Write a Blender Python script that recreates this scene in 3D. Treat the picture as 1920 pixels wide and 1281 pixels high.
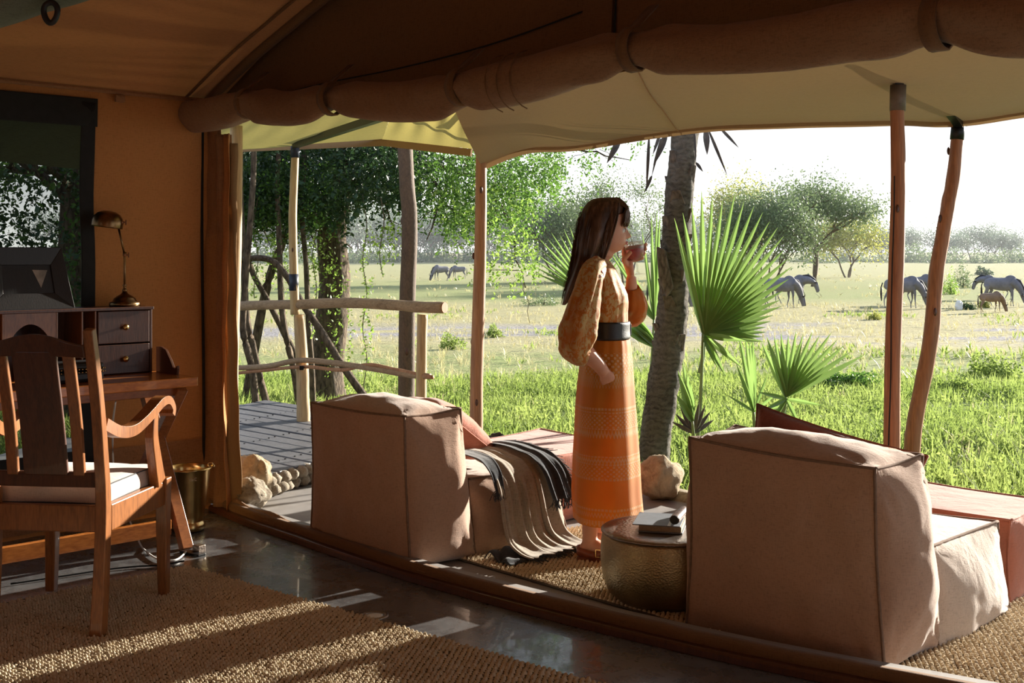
import bpy, bmesh, math, random
import numpy as np
from mathutils import Vector, Matrix, noise
R = math.radians
random.seed(7); rng = np.random.default_rng(11)
for o in list(bpy.data.objects): bpy.data.objects.remove(o)
S = bpy.context.scene
COL = S.collection
# ---------------------------------------------------------------- camera, world, sun, exposure
F = 2150.0; HOR = 482.0; CH = 1.35
cam = bpy.data.objects.new('camera', bpy.data.cameras.new('camera')); COL.objects.link(cam)
cam.location = (0, 0, CH); cam.rotation_euler = (R(90), 0, 0)
cam.data.sensor_width = 36.0; cam.data.lens = 36.0 * F / 1920
cam.data.shift_y = -(640.5 - HOR) / 1920
cam.data.clip_end = 9000; cam.data.clip_start = .05
S.camera = cam
S.view_settings.view_transform = 'Standard'; S.view_settings.look = 'None'
S.view_settings.gamma = 1; S.view_settings.use_curve_mapping = False
S.view_settings.exposure = 0.35
W = bpy.data.worlds.new('sky'); S.world = W; W.use_nodes = True
wn = W.node_tree; wn.nodes.clear()
wo = wn.nodes.new('ShaderNodeOutputWorld'); wb = wn.nodes.new('ShaderNodeBackground')
wt = wn.nodes.new('ShaderNodeTexCoord'); ws = wn.nodes.new('ShaderNodeSeparateXYZ')
wr = wn.nodes.new('ShaderNodeValToRGB')
wn.links.new(wt.outputs['Generated'], ws.inputs[0]); wn.links.new(ws.outputs['Z'], wr.inputs[0])
wn.links.new(wr.outputs[0], wb.inputs[0]); wn.links.new(wb.outputs[0], wo.inputs[0])
e = wr.color_ramp.elements
e[0].position = 0.0; e[0].color = (.93, .96, 1, 1)
e[1].position = 1.0; e[1].color = (.36, .52, .88, 1)
q = e.new(.25); q.color = (.78, .88, 1, 1)
wb.inputs[1].default_value = 0.86
SUN = Vector((.748 * .97, .664 * .97, .240)).normalized()
sl = bpy.data.lights.new('sun', 'SUN'); sl.energy = 15.0; sl.angle = R(.7); sl.color = (1, .93, .81)
so = bpy.data.objects.new('sun', sl); COL.objects.link(so)
so.rotation_euler = (-SUN).to_track_quat('-Z', 'Y').to_euler()

# ---------------------------------------------------------------- helpers
def P(px, py, Y): return Vector(((px - 960) * Y / F, Y, CH - (py - HOR) * Y / F))
def G(px, py, z=0.0):
    Y = (CH - z) * F / (py - HOR); return Vector(((px - 960) * Y / F, Y, z))
CX, CY = -1.62, 6.17
UD = Vector((.686, -.728, 0)).normalized(); VD = Vector((-.728, -.686, 0)).normalized()
def T(w, s, z=0.0): return Vector((CX, CY, z)) + UD * w + VD * s     # tent frame: w along the front, s inwards
ORG = {}
def thing(name, label, cat, loc, group=None):
    o = bpy.data.objects.new(name, None); COL.objects.link(o); o.location = loc
    o.empty_display_size = .1
    o['label'] = label; o['category'] = cat
    if group: o['group'] = group
    ORG[o.name] = Vector(loc); return o
def tag(o, label=None, cat=None, group=None, kind=None):
    if label: o['label'] = label
    if cat: o['category'] = cat
    if group: o['group'] = group
    if kind: o['kind'] = kind
    return o
def link(me, name, m, parent=None, smooth=False, org=None):
    me.name = name
    if m is not None: me.materials.append(m)
    if smooth: me.polygons.foreach_set('use_smooth', [True] * len(me.polygons))
    o = bpy.data.objects.new(name, me); COL.objects.link(o)
    if parent is not None:
        o.parent = parent; og = ORG[parent.name]
        ORG[o.name] = og
    else:
        og = Vector(org) if org is not None else Vector((0, 0, 0)); o.location = og; ORG[o.name] = og
    if og.length > 0: me.transform(Matrix.Translation(-og))
    return o
class MB:
    def __init__(s): s.v = []; s.f = []
    def add(s, vs, fs):
        n = len(s.v); s.v += [tuple(v) for v in vs]; s.f += [tuple(i + n for i in f) for f in fs]; return s
    def box(s, c, d, rot=None, taper=None):
        hx, hy, hz = d[0] / 2, d[1] / 2, d[2] / 2
        vs = [Vector((x, y, z)) for z in (-hz, hz) for y in (-hy, hy) for x in (-hx, hx)]
        if taper:
            for i in range(4, 8): vs[i].x *= taper; vs[i].y *= taper
        if rot is not None: vs = [rot @ v for v in vs]
        vs = [v + Vector(c) for v in vs]
        return s.add(vs, [(0, 2, 3, 1), (4, 5, 7, 6), (0, 1, 5, 4), (1, 3, 7, 5), (3, 2, 6, 7), (2, 0, 4, 6)])
    def bar(s, a, b, w, t, up=(0, 0, 1)):
        a = Vector(a); b = Vector(b); d = (b - a); L = d.length; d.normalize()
        u = Vector(up); x = d.cross(u)
        if x.length < 1e-4: x = Vector((1, 0, 0))
        x.normalize(); z = x.cross(d)
        M = Matrix((x, d, z)).transposed()
        return s.box((a + b) / 2, (w, L, t), M)
    def ring(s, c, d, r1, r2, n, up, ph=0, mod=None):
        x = d.cross(up); x = Vector((1, 0, 0)) if x.length < 1e-5 else x.normalized(); y = x.cross(d).normalized()
        out = []
        for i in range(n):
            a = 2 * math.pi * i / n + ph; k = mod(a) if mod else 1
            out.append(c + x * math.cos(a) * r1 * k + y * math.sin(a) * r2 * k)
        return out
    def tube(s, pts, rad, n=10, cap=True, up=(0, 0, 1), mod=None, flat=1.0):
        pts = [Vector(p) for p in pts]; up = Vector(up)
        if not hasattr(rad, '__len__'): rad = [rad] * len(pts)
        base = len(s.v); m = len(pts)
        for i, p in enumerate(pts):
            d = (pts[min(i + 1, m - 1)] - pts[max(i - 1, 0)]).normalized()
            uu = up if abs(d.dot(up)) < .97 else Vector((0, 1, 0)) if abs(up.y) < .9 else Vector((1, 0, 0))
            s.v += [tuple(q) for q in s.ring(p, d, rad[i], rad[i] * flat, n, uu, 0, (lambda a, i=i: mod(i, a)) if mod else None)]
        for i in range(m - 1):
            for j in range(n):
                a = base + i * n + j; b = base + i * n + (j + 1) % n
                s.f.append((a, b, b + n, a + n))
        if cap:
            s.f.append(tuple(base + j for j in range(n))[::-1]); s.f.append(tuple(base + (m - 1) * n + j for j in range(n)))
        return s
    def lathe(s, prof, c=(0, 0, 0), n=32, M=None, cap=True, mod=None):
        base = len(s.v); c = Vector(c)
        for k, (r, z) in enumerate(prof):
            for j in range(n):
                a = 2 * math.pi * j / n; rr = r * (mod(k, a) if mod else 1)
                v = Vector((rr * math.cos(a), rr * math.sin(a), z))
                if M is not None: v = M @ v
                s.v.append(tuple(v + c))
        for i in range(len(prof) - 1):
            for j in range(n):
                a = base + i * n + j; b = base + i * n + (j + 1) % n
                s.f.append((a, b, b + n, a + n))
        if cap:
            s.f.append(tuple(base + j for j in range(n))[::-1]); s.f.append(tuple(base + (len(prof) - 1) * n + j for j in range(n)))
        return s
    def grid(s, fn, nu, nv, closeu=False):
        base = len(s.v)
        for i in range(nu + 1):
            for j in range(nv + 1): s.v.append(tuple(fn(i / nu, j / nv)))
        for i in range(nu):
            for j in range(nv):
                a = base + i * (nv + 1) + j; s.f.append((a, a + nv + 1, a + nv + 2, a + 1))
        return s
    def prism(s, poly, ext):       # poly: list of 3d points, ext: vector
        n = len(poly); ext = Vector(ext); base = len(s.v)
        s.v += [tuple(p) for p in poly] + [tuple(Vector(p) + ext) for p in poly]
        s.f.append(tuple(range(base, base + n))[::-1]); s.f.append(tuple(range(base + n, base + 2 * n)))
        for i in range(n):
            j = (i + 1) % n; s.f.append((base + i, base + j, base + n + j, base + n + i))
        return s
    def ball(s, c, r, n=12, m=8, M=None):
        if not hasattr(r, '__len__'): r = (r, r, r)
        c = Vector(c); base = len(s.v)
        for i in range(m + 1):
            t = math.pi * i / m
            for j in range(n):
                a = 2 * math.pi * j / n
                v = Vector((r[0] * math.sin(t) * math.cos(a), r[1] * math.sin(t) * math.sin(a), -r[2] * math.cos(t)))
                if M is not None: v = M @ v
                s.v.append(tuple(v + c))
        for i in range(m):
            for j in range(n):
                a = base + i * n + j; b = base + i * n + (j + 1) % n; s.f.append((a, b, b + n, a + n))
        return s
    def build(s, name, m, parent=None, smooth=False, org=None, bevel=0, sub=0, remesh=0, weld=False, solid=0, smoothmod=0):
        me = bpy.data.meshes.new(name); me.from_pydata(s.v, [], s.f)
        if weld or True:
            bm = bmesh.new(); bm.from_mesh(me)
            bmesh.ops.remove_doubles(bm, verts=bm.verts, dist=1e-6)
            if not (len(s.v) > 60000): bmesh.ops.recalc_face_normals(bm, faces=bm.faces)
            bm.to_mesh(me); bm.free()
        o = link(me, name, m, parent, smooth, org)
        if remesh:
            md = o.modifiers.new('r', 'REMESH'); md.mode = 'VOXEL'; md.voxel_size = remesh; md.use_smooth_shade = True
        if smoothmod:
            md = o.modifiers.new('s', 'SMOOTH'); md.iterations = smoothmod; md.factor = .5
        if solid:
            md = o.modifiers.new('t', 'SOLIDIFY'); md.thickness = solid; md.offset = 0
        if bevel:
            md = o.modifiers.new('b', 'BEVEL'); md.width = bevel; md.segments = 2; md.limit_method = 'ANGLE'; md.angle_limit = R(40)
        if sub:
            md = o.modifiers.new('u', 'SUBSURF'); md.levels = sub; md.render_levels = sub
        return o
def npmesh(name, V, Fc, m, parent=None, smooth=False, org=None):
    """V (n,3), Fc (k,3|4) arrays -> one mesh object, fast"""
    me = bpy.data.meshes.new(name); k = Fc.shape[1]
    me.vertices.add(len(V)); me.vertices.foreach_set('co', V.astype(np.float32).ravel())
    me.loops.add(Fc.size); me.loops.foreach_set('vertex_index', Fc.astype(np.int32).ravel())
    me.polygons.add(len(Fc)); me.polygons.foreach_set('loop_start', np.arange(0, Fc.size, k, dtype=np.int32))
    me.polygons.foreach_set('loop_total', np.full(len(Fc), k, dtype=np.int32))
    me.update(calc_edges=True); me.validate()
    return link(me, name, m, parent, smooth, org)
def copy_tree(o, parent=None):
    c = o.copy(); COL.objects.link(c); c.parent = parent
    for ch in list(o.children): copy_tree(ch, c)
    return c
def nz(x, y=0, z=0, s=1): return noise.noise(Vector((x * s, y * s, z * s)))
def lerp(a, b, t): return a + (b - a) * t
def interp(x, xs, ys): return float(np.interp(x, xs, ys))
def smooth_path(pts, k=6):
    pts = [Vector(p) for p in pts]; out = []
    for i in range(len(pts) - 1):
        p0 = pts[max(i - 1, 0)]; p1 = pts[i]; p2 = pts[i + 1]; p3 = pts[min(i + 2, len(pts) - 1)]
        for j in range(k):
            t = j / k
            out.append(.5 * ((2 * p1) + (p2 - p0) * t + (2 * p0 - 5 * p1 + 4 * p2 - p3) * t * t + (3 * p1 - p0 - 3 * p2 + p3) * t ** 3))
    out.append(pts[-1]); return out

# ---------------------------------------------------------------- materials
class NT:
    def __init__(s, name):
        s.m = bpy.data.materials.new(name); s.m.use_nodes = True; s.t = s.m.node_tree; s.t.nodes.clear()
        s.out = s.n('ShaderNodeOutputMaterial'); s.tc = s.n('ShaderNodeTexCoord')
    def n(s, k, **kw):
        x = s.t.nodes.new(k)
        for a, b in kw.items(): setattr(x, a, b)
        return x
    def l(s, a, b): s.t.links.new(a, b)
    def math(s, op, a, b=None, c=None):
        x = s.n('ShaderNodeMath', operation=op)
        for i, v in enumerate((a, b, c)):
            if v is None: continue
            if hasattr(v, 'links'): s.l(v, x.inputs[i])
            else: x.inputs[i].default_value = v
        return x.outputs[0]
    def mapping(s, sc=(1, 1, 1), rot=(0, 0, 0), src='Object'):
        mp = s.n('ShaderNodeMapping'); mp.inputs['Scale'].default_value = sc; mp.inputs['Rotation'].default_value = rot
        s.l(s.tc.outputs[src], mp.inputs[0]); return mp.outputs[0]
    def noise(s, scale, detail=4, vec=None, rough=.55, dist=0):
        x = s.n('ShaderNodeTexNoise'); x.inputs['Scale'].default_value = scale; x.inputs['Detail'].default_value = detail
        x.inputs['Roughness'].default_value = rough; x.inputs['Distortion'].default_value = dist
        s.l(vec if vec is not None else s.tc.outputs['Object'], x.inputs['Vector']); return x.outputs['Fac']
    def ramp(s, fac, stops, interp='LINEAR'):
        x = s.n('ShaderNodeValToRGB'); x.color_ramp.interpolation = interp; el = x.color_ramp.elements
        while len(el) < len(stops): el.new(.5)
        for i, (p, c) in enumerate(stops):
            el[i].position = p; el[i].color = (*c, 1) if hasattr(c, '__len__') else (c, c, c, 1)
        s.l(fac, x.inputs[0]); return x.outputs[0]
    def mix(s, f, a, b, mode='MIX'):
        x = s.n('ShaderNodeMix', data_type='RGBA', blend_type=mode)
        for v, i in ((f, 0), (a, 6), (b, 7)):
            if hasattr(v, 'links'): s.l(v, x.inputs[i])
            elif i == 0: x.inputs[0].default_value = v
            else: x.inputs[i].default_value = (*v, 1)
        return x.outputs[2]
    def bump(s, h, strength=.3, dist=.01, nrm=None):
        x = s.n('ShaderNodeBump'); x.inputs['Strength'].default_value = strength; x.inputs['Distance'].default_value = dist
        s.l(h, x.inputs['Height'])
        if nrm: s.l(nrm, x.inputs['Normal'])
        return x.outputs[0]
    def bsdf(s, col, rough=.6, metal=0, nrm=None, spec=.5, sheen=0, coat=0):
        b = s.n('ShaderNodeBsdfPrincipled')
        if hasattr(col, 'links'): s.l(col, b.inputs['Base Color'])
        else: b.inputs['Base Color'].default_value = (*col, 1)
        if hasattr(rough, 'links'): s.l(rough, b.inputs['Roughness'])
        else: b.inputs['Roughness'].default_value = rough
        b.inputs['Metallic'].default_value = metal; b.inputs['Specular IOR Level'].default_value = spec
        b.inputs['Sheen Weight'].default_value = sheen; b.inputs['Coat Weight'].default_value = coat
        if nrm: s.l(nrm, b.inputs['Normal'])
        return b.outputs[0]
    def trans(s, base, col, f=.4):
        t = s.n('ShaderNodeBsdfTranslucent')
        if hasattr(col, 'links'): s.l(col, t.inputs[0])
        else: t.inputs[0].default_value = (*col, 1)
        mx = s.n('ShaderNodeMixShader'); mx.inputs[0].default_value = f
        s.l(base, mx.inputs[1]); s.l(t.outputs[0], mx.inputs[2]); return mx.outputs[0]
    def done(s, sh): s.l(sh, s.out.inputs[0]); return s.m
def dk(c, k): return tuple(x * k for x in c)
def m_plain(name, c, rough=.6, metal=0, var=.25, sc=8, bump=0, bsc=60, spec=.5, bd=.005):
    t = NT(name); f = t.noise(sc, 5)
    col = t.ramp(f, [(.3, dk(c, 1 - var)), (.7, dk(c, 1 + var * .6))])
    return t.done(t.bsdf(col, rough, metal, t.bump(t.noise(bsc, 4), bump, bd) if bump else None, spec))
def m_fabric(name, c, var=.15, sc=500, tr=0, rough=.9, wr=.0, sheen=.2, trc=None, wsc=3):
    t = NT(name)
    big = t.noise(wsc, 5)
    w1 = t.noise(1, 2, t.mapping((sc * .12, sc * .12, sc))); w2 = t.noise(1, 2, t.mapping((sc, sc, sc * .12)))
    weave = t.math('ADD', w1, w2)
    col = t.mix(.5, t.ramp(big, [(.3, dk(c, 1 - var)), (.7, dk(c, 1 + var * .5))]), t.ramp(weave, [(.75, dk(c, 1 - var * 1.7)), (1.2, dk(c, 1 + var))]))
    nr = t.bump(weave, .35, .002)
    if wr: nr = t.bump(t.noise(wsc * 1.5, 6, None, .6, .6), wr, .05, nr)
    sh = t.bsdf(col, rough, 0, nr, .2, sheen)
    if tr: sh = t.trans(sh, trc or col, tr)
    return t.done(sh)
def m_wood(name, c, c2, rough=.4, sc=(3, 3, .35), freq=9, bump=.1, coat=0, rot=(0, 0, 0), spec=.5):
    t = NT(name); v = t.mapping(sc, rot)
    f = t.noise(freq, 6, v, .65, 1.2); f2 = t.noise(freq * 6, 3, v)
    col = t.ramp(f, [(.25, c2), (.5, c), (.75, dk(c, 1.25))])
    col = t.mix(.35, col, t.ramp(f2, [(.35, dk(c2, .8)), (.65, dk(c, 1.2))]))
    return t.done(t.bsdf(col, rough, 0, t.bump(f2, bump, .004), spec, 0, coat))
M = {}
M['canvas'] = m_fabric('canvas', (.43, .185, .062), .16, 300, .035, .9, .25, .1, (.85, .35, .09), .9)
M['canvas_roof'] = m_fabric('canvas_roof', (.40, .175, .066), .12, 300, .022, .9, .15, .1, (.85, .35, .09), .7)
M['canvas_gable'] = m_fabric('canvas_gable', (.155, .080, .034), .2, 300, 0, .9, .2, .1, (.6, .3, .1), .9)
M['canvas_roll'] = m_fabric('canvas_roll', (.235, .130, .066), .2, 300, 0, .9, .5, .1, None, 2)
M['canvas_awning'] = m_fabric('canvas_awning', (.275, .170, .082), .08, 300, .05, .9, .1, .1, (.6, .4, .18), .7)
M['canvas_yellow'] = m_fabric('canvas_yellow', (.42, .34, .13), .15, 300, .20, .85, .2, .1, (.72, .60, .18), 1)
M['canvas_flap'] = m_fabric('canvas_flap', (.30, .155, .075), .25, 300, .06, .9, .5, .1, (.7, .4, .15), 3)
M['canvas_grey'] = m_fabric('canvas_grey', (.13, .14, .10), .2, 300, 0, .9, .3, .1, None, 3)
M['linen'] = m_fabric('linen', (.385, .24, .165), .2, 420, 0, .95, .12, .35)
M['linen_light'] = m_fabric('linen_light', (.47, .37, .30), .2, 420, 0, .95, .25, .4)
M['linen_seam'] = m_plain('linen_seam', (.20, .125, .085), .95, 0, .2, 60)
M['terracotta'] = m_fabric('terracotta', (.43, .155, .10), .14, 420, 0, .9, .25, .3)
M['rust'] = m_fabric('rust', (.20, .058, .035), .2, 420, 0, .9, .3, .3)
M['throw'] = m_fabric('throw', (.34, .29, .23), .25, 300, .05, .95, .2, .2)
M['throw_dark'] = m_fabric('throw_dark', (.035, .04, .048), .3, 300, 0, .95, .2, .2)
M['cushion_pale'] = m_fabric('cushion_pale', (.50, .39, .33), .12, 420, 0, .95, .15, .3)
M['oak'] = m_wood('oak', (.27, .10, .028), (.11, .034, .010), .32, (4, 4, .5), 7, .08, .2)
M['oak_dark'] = m_wood('oak_dark', (.085, .028, .013), (.03, .010, .006), .38, (4, 4, .5), 7, .08, .1)
M['desk_top'] = m_wood('desk_top', (.52, .18, .04), (.26, .065, .015), .22, (.6, .6, 3), 7, .05, .5, (0, 0, R(43)))
M['desk_wood'] = m_wood('desk_wood', (.30, .10, .028), (.15, .042, .012), .33, (1, 1, 3), 6, .06, .2, (0, 0, R(43)))
M['pole'] = m_wood('pole', (.42, .215, .105), (.22, .09, .04), .6, (5, 5, .35), 4, .4)
M['pole_red'] = m_wood('pole_red', (.36, .15, .07), (.15, .05, .022), .6, (5, 5, .3), 4, .5)
M['pole_pale'] = m_wood('pole_pale', (.50, .35, .18), (.32, .19, .08), .6, (5, 5, .35), 4, .3)
M['rail_wood'] = m_wood('rail_wood', (.36, .25, .15), (.18, .11, .055), .7, (1.2, 4, 4), 4, .5)
M['bark_brown'] = m_wood('bark_brown', (.12, .075, .045), (.05, .032, .02), .8, (2, 2, 1), 8, .6)
def m_bark(name, a, b, sc=(6, 6, 2), bs=.9):
    t = NT(name); v = t.mapping(sc); f = t.noise(5, 8, v, .7, .6)
    vo = t.n('ShaderNodeTexVoronoi', feature='DISTANCE_TO_EDGE'); vo.inputs['Scale'].default_value = 4; t.l(v, vo.inputs['Vector'])
    h = t.math('ADD', f, t.math('MULTIPLY', vo.outputs['Distance'], .8))
    col = t.ramp(h, [(.35, b), (.6, a), (.95, dk(a, 1.7))])
    return t.done(t.bsdf(col, .85, 0, t.bump(h, bs, .03), .2))
M['bark'] = m_bark('bark', (.13, .095, .065), (.03, .02, .014))
def m_palmbark():
    t = NT('bark_palm'); v = t.mapping((6, 6, 9), (R(25), R(15), 0)); f = t.noise(3, 9, v, .75, 1.5); g = t.noise(2.2, 5, t.mapping((3, 3, 1.2)))
    wv = t.n('ShaderNodeTexWave', wave_type='BANDS', bands_direction='Z'); wv.inputs['Scale'].default_value = 7; wv.inputs['Distortion'].default_value = 14; wv.inputs['Detail'].default_value = 4; t.l(t.tc.outputs['Object'], wv.inputs['Vector'])
    h = t.math('ADD', f, t.math('MULTIPLY', wv.outputs['Fac'], .13))
    col = t.mix(.4, t.ramp(h, [(.42, (.05, .042, .033)), (.58, (.20, .175, .145)), (.85, (.36, .33, .28))]), t.ramp(g, [(.35, (.10, .085, .065)), (.65, (.33, .30, .26))]))
    return t.done(t.bsdf(col, .9, 0, t.bump(h, 1.0, .03), .2))
M['bark_palm'] = m_palmbark()
M['boot'] = m_bark('boot', (.16, .13, .11), (.05, .04, .03), (8, 8, 3), .6)
M['iron'] = m_plain('iron', (.015, .016, .018), .4, .6, .3, 20, .1, 90)
M['sleeve'] = m_plain('sleeve', (.13, .10, .08), .6, .2, .3, 20, .2, 60)
M['sleeve_blue'] = m_plain('sleeve_blue', (.012, .018, .045), .45, 0, .3, 20)
def m_hammer(name, c, rough=.3, sc=110):
    t = NT(name); vo = t.n('ShaderNodeTexVoronoi', feature='F1'); vo.inputs['Scale'].default_value = sc
    t.l(t.mapping((1, 1, 1.3)), vo.inputs['Vector'])
    f = t.noise(5, 5)
    col = t.ramp(f, [(.3, dk(c, .6)), (.7, dk(c, 1.3))])
    return t.done(t.bsdf(col, t.ramp(f, [(.3, rough), (.7, rough + .15)]), .95, t.bump(vo.outputs['Distance'], .35, .004)))
M['bronze'] = m_hammer('bronze', (.42, .33, .19), .34)
M['bronze_top'] = m_hammer('bronze_top', (.32, .26, .22), .3, 80)
M['brass'] = m_plain('brass', (.62, .42, .17), .24, 1, .25, 12, .12, 25)
M['brass_dark'] = m_plain('brass_dark', (.20, .12, .055), .3, 1, .3, 25, .08, 40)
M['white'] = m_plain('white', (.75, .75, .72), .4, 0, .05)
M['black'] = m_plain('black', (.010, .010, .010), .85, 0, .3, 30)
M['black_wood'] = m_wood('black_wood', (.016, .014, .014), (.008, .007, .007), .42, (4, 4, 1), 8, .1)
M['leather_black'] = m_plain('leather_black', (.008, .007, .007), .45, 0, .3, 30, .2, 200)
M['leather_tan'] = m_plain('leather_tan', (.22, .055, .022), .45, 0, .3, 30, .2, 150)
M['leather_brown'] = m_plain('leather_brown', (.09, .045, .03), .4, 0, .3, 30, .3, 150)
M['slate'] = m_plain('slate', (.16, .175, .20), .55, 0, .12, 30, .05, 200)
M['paper'] = m_plain('paper', (.36, .28, .18), .8, 0, .2, 90)
M['photo'] = m_plain('photo', (.30, .26, .22), .5, 0, .6, 14)
# floors
def m_concrete(name, a, b, rough=(.22, .4), sc=1.6, coat=.3):
    t = NT(name); f = t.noise(sc, 8, None, .65, 1.2); g = t.noise(sc * 6, 6, None, .7, .8)
    col = t.mix(.45, t.ramp(f, [(.3, a), (.7, b)]), t.ramp(g, [(.35, a), (.7, b)]))
    return t.done(t.bsdf(col, t.ramp(g, [(.3, rough[0]), (.7, rough[1])]), 0, t.bump(t.noise(40, 5), .05, .003), .6, 0, coat))
M['floor'] = m_concrete('floor_concrete', (.035, .035, .037), (.16, .158, .16), (.18, .38))
M['deck'] = m_concrete('deck_concrete', (.19, .175, .165), (.33, .31, .30), (.5, .7), 1.5, 0)
M['plank'] = m_wood('plank', (.12, .118, .125), (.065, .063, .068), .55, (2, 2, 2), 4, .3)
def m_rock(name, a, b, sc=7):
    t = NT(name); f = t.noise(sc, 9, None, .7, .8); g = t.noise(sc * 3.3, 6, None, .7)
    h = t.math('ADD', f, t.math('MULTIPLY', g, .5))
    return t.done(t.bsdf(t.ramp(h, [(.5, b), (.75, a), (1.0, dk(a, 1.4))]), .9, 0, t.bump(h, .9, .03), .2))
M['rock'] = m_rock('rock', (.42, .33, .22), (.17, .115, .065))
M['rock_dark'] = m_rock('rock_dark', (.10, .08, .065), (.03, .025, .02))
M['rock_grey'] = m_rock('rock_grey', (.36, .31, .24), (.16, .12, .085), 12)
def m_jute(name, a, b):
    t = NT(name); f = t.noise(160, 4, t.mapping((1, 1, .4))); g = t.noise(9, 6)
    info = t.noise(55, 2)
    col = t.mix(.5, t.ramp(f, [(.3, b), (.7, a)]), t.ramp(info, [(.35, dk(b, 1.0)), (.65, dk(a, 1.1))]))
    col = t.mix(.3, col, t.ramp(g, [(.3, b), (.7, a)]))
    return t.done(t.bsdf(col, .85, 0, t.bump(f, .4, .004), .25))
M['jute'] = m_jute('jute', (.80, .68, .50), (.50, .395, .25))
M['jute_base'] = m_plain('jute_base', (.12, .085, .05), .9, 0, .3, 60)
# plants
def m_leaf(name, a, b, tr=.5, sc=2, trc=None, rough=.45, spec=.4):
    t = NT(name); f = t.noise(sc, 4)
    col = t.ramp(f, [(.3, a), (.7, b)])
    tcol = t.ramp(f, [(.3, dk(trc or a, 1.6)), (.7, dk(trc or b, 1.6))])
    return t.done(t.trans(t.bsdf(col, rough, 0, None, spec), tcol, tr))
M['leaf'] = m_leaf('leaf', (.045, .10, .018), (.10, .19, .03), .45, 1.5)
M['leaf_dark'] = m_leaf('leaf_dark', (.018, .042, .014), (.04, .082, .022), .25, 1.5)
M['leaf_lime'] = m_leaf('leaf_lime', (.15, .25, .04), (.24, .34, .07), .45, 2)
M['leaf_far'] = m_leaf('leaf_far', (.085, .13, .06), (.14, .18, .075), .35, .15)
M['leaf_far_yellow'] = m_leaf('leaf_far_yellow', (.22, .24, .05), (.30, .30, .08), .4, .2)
M['leaf_hazy'] = m_leaf('leaf_hazy', (.12, .16, .12), (.18, .22, .15), .3, .05)  # distance haze put into the leaf colour as a pale grey-green
M['weed'] = m_leaf('weed', (.15, .215, .045), (.29, .35, .10), .42, .9, None, .75, .15)
M['straw'] = m_leaf('straw', (.36, .33, .16), (.50, .45, .25), .3, 1.2)
M['palm'] = m_leaf('palm', (.125, .21, .055), (.20, .30, .085), .42, 3, None, .35, .5)
M['palm_stem'] = m_plain('palm_stem', (.19, .27, .10), .5, 0, .2)
M['dead_frond'] = m_plain('dead_frond', (.12, .105, .095), .8, 0, .4, 20, .3, 60)
# ================================================================= SETTING: ground
def gz(x, y):
    z = interp(y, [0, 7, 12, 25, 110, 250, 420], [-.16, -.12, -.22, -.5, -.5, .95, 3.0])
    return z + (.035 * nz(x, y, 0, .35) + .02 * nz(x, y, 3, 1.1)) * min(1, max(0, (y - 6) / 4)) + .12 * nz(x, y, 9, .03) * min(1, max(0, (y - 30) / 60))
def GG(px, py):      # ground point below a pixel on the terrain
    Y = 8.0
    for _ in range(60):
        x = (px - 960) * Y / F; Y2 = (CH - gz(x, Y)) * F / max(2.0, (py - HOR)); Y = .5 * Y + .5 * Y2
    x = (px - 960) * Y / F; return Vector((x, Y, gz(x, Y)))
def m_ground():
    t = NT('savanna_ground'); sp = t.n('ShaderNodeSeparateXYZ'); t.l(t.tc.outputs['Object'], sp.inputs[0])
    n1 = t.noise(.22, 6, t.mapping((.35, 1, 1))); n2 = t.noise(1.8, 7); n3 = t.noise(14, 6)
    dry = t.mix(.55, t.ramp(n2, [(.3, (.33, .27, .135)), (.7, (.50, .43, .24))]), t.ramp(n3, [(.35, (.24, .21, .10)), (.65, (.55, .48, .28))]))
    grn = t.mix(.5, t.ramp(n2, [(.3, (.10, .16, .035)), (.7, (.22, .30, .08))]), t.ramp(n3, [(.35, (.09, .14, .03)), (.65, (.30, .36, .13))]))
    mud = t.ramp(n3, [(.35, (.16, .145, .14)), (.6, (.38, .36, .37))])
    y = t.math('ADD', sp.outputs['Y'], t.math('MULTIPLY', t.math('SUBTRACT', n1, .5), 9))
    g = t.ramp(t.math('DIVIDE', y, 100), [(.08, 1.), (.20, .75), (.24, .12), (.42, .18), (.52, .75), (.85, .6), (1, .4)])
    gf = t.math('MULTIPLY', g, t.ramp(n2, [(.3, .55), (.6, 1.)]))
    col = t.mix(gf, dry, grn)
    mb = t.ramp(t.math('DIVIDE', y, 100), [(.235, 0.), (.26, .9), (.30, .9), (.33, 0.)])
    mf = t.math('MULTIPLY', mb, t.ramp(t.noise(.5, 6, t.mapping((.3, 1, 1))), [(.42, 0.), (.52, 1.)]))
    col = t.mix(mf, col, mud)
    return t.done(t.bsdf(col, .95, 0, t.bump(t.math('ADD', n3, n2), .8, .06), .1))
M['ground'] = m_ground()
ys = np.concatenate([np.linspace(2.2, 30, 90), np.geomspace(31, 900, 90)])
Vv = []; nx = 80
for y in ys:
    wdt = 6 + y * .9
    for i in range(nx + 1):
        x = (i / nx * 2 - 1) * wdt; Vv.append((x, y, gz(x, y)))
Fi = [(r * (nx + 1) + i, r * (nx + 1) + i + 1, (r + 1) * (nx + 1) + i + 1, (r + 1) * (nx + 1) + i) for r in range(len(ys) - 1) for i in range(nx)]
tag(npmesh('ground', np.array(Vv), np.array(Fi), M['ground'], smooth=True), kind='structure')

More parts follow.
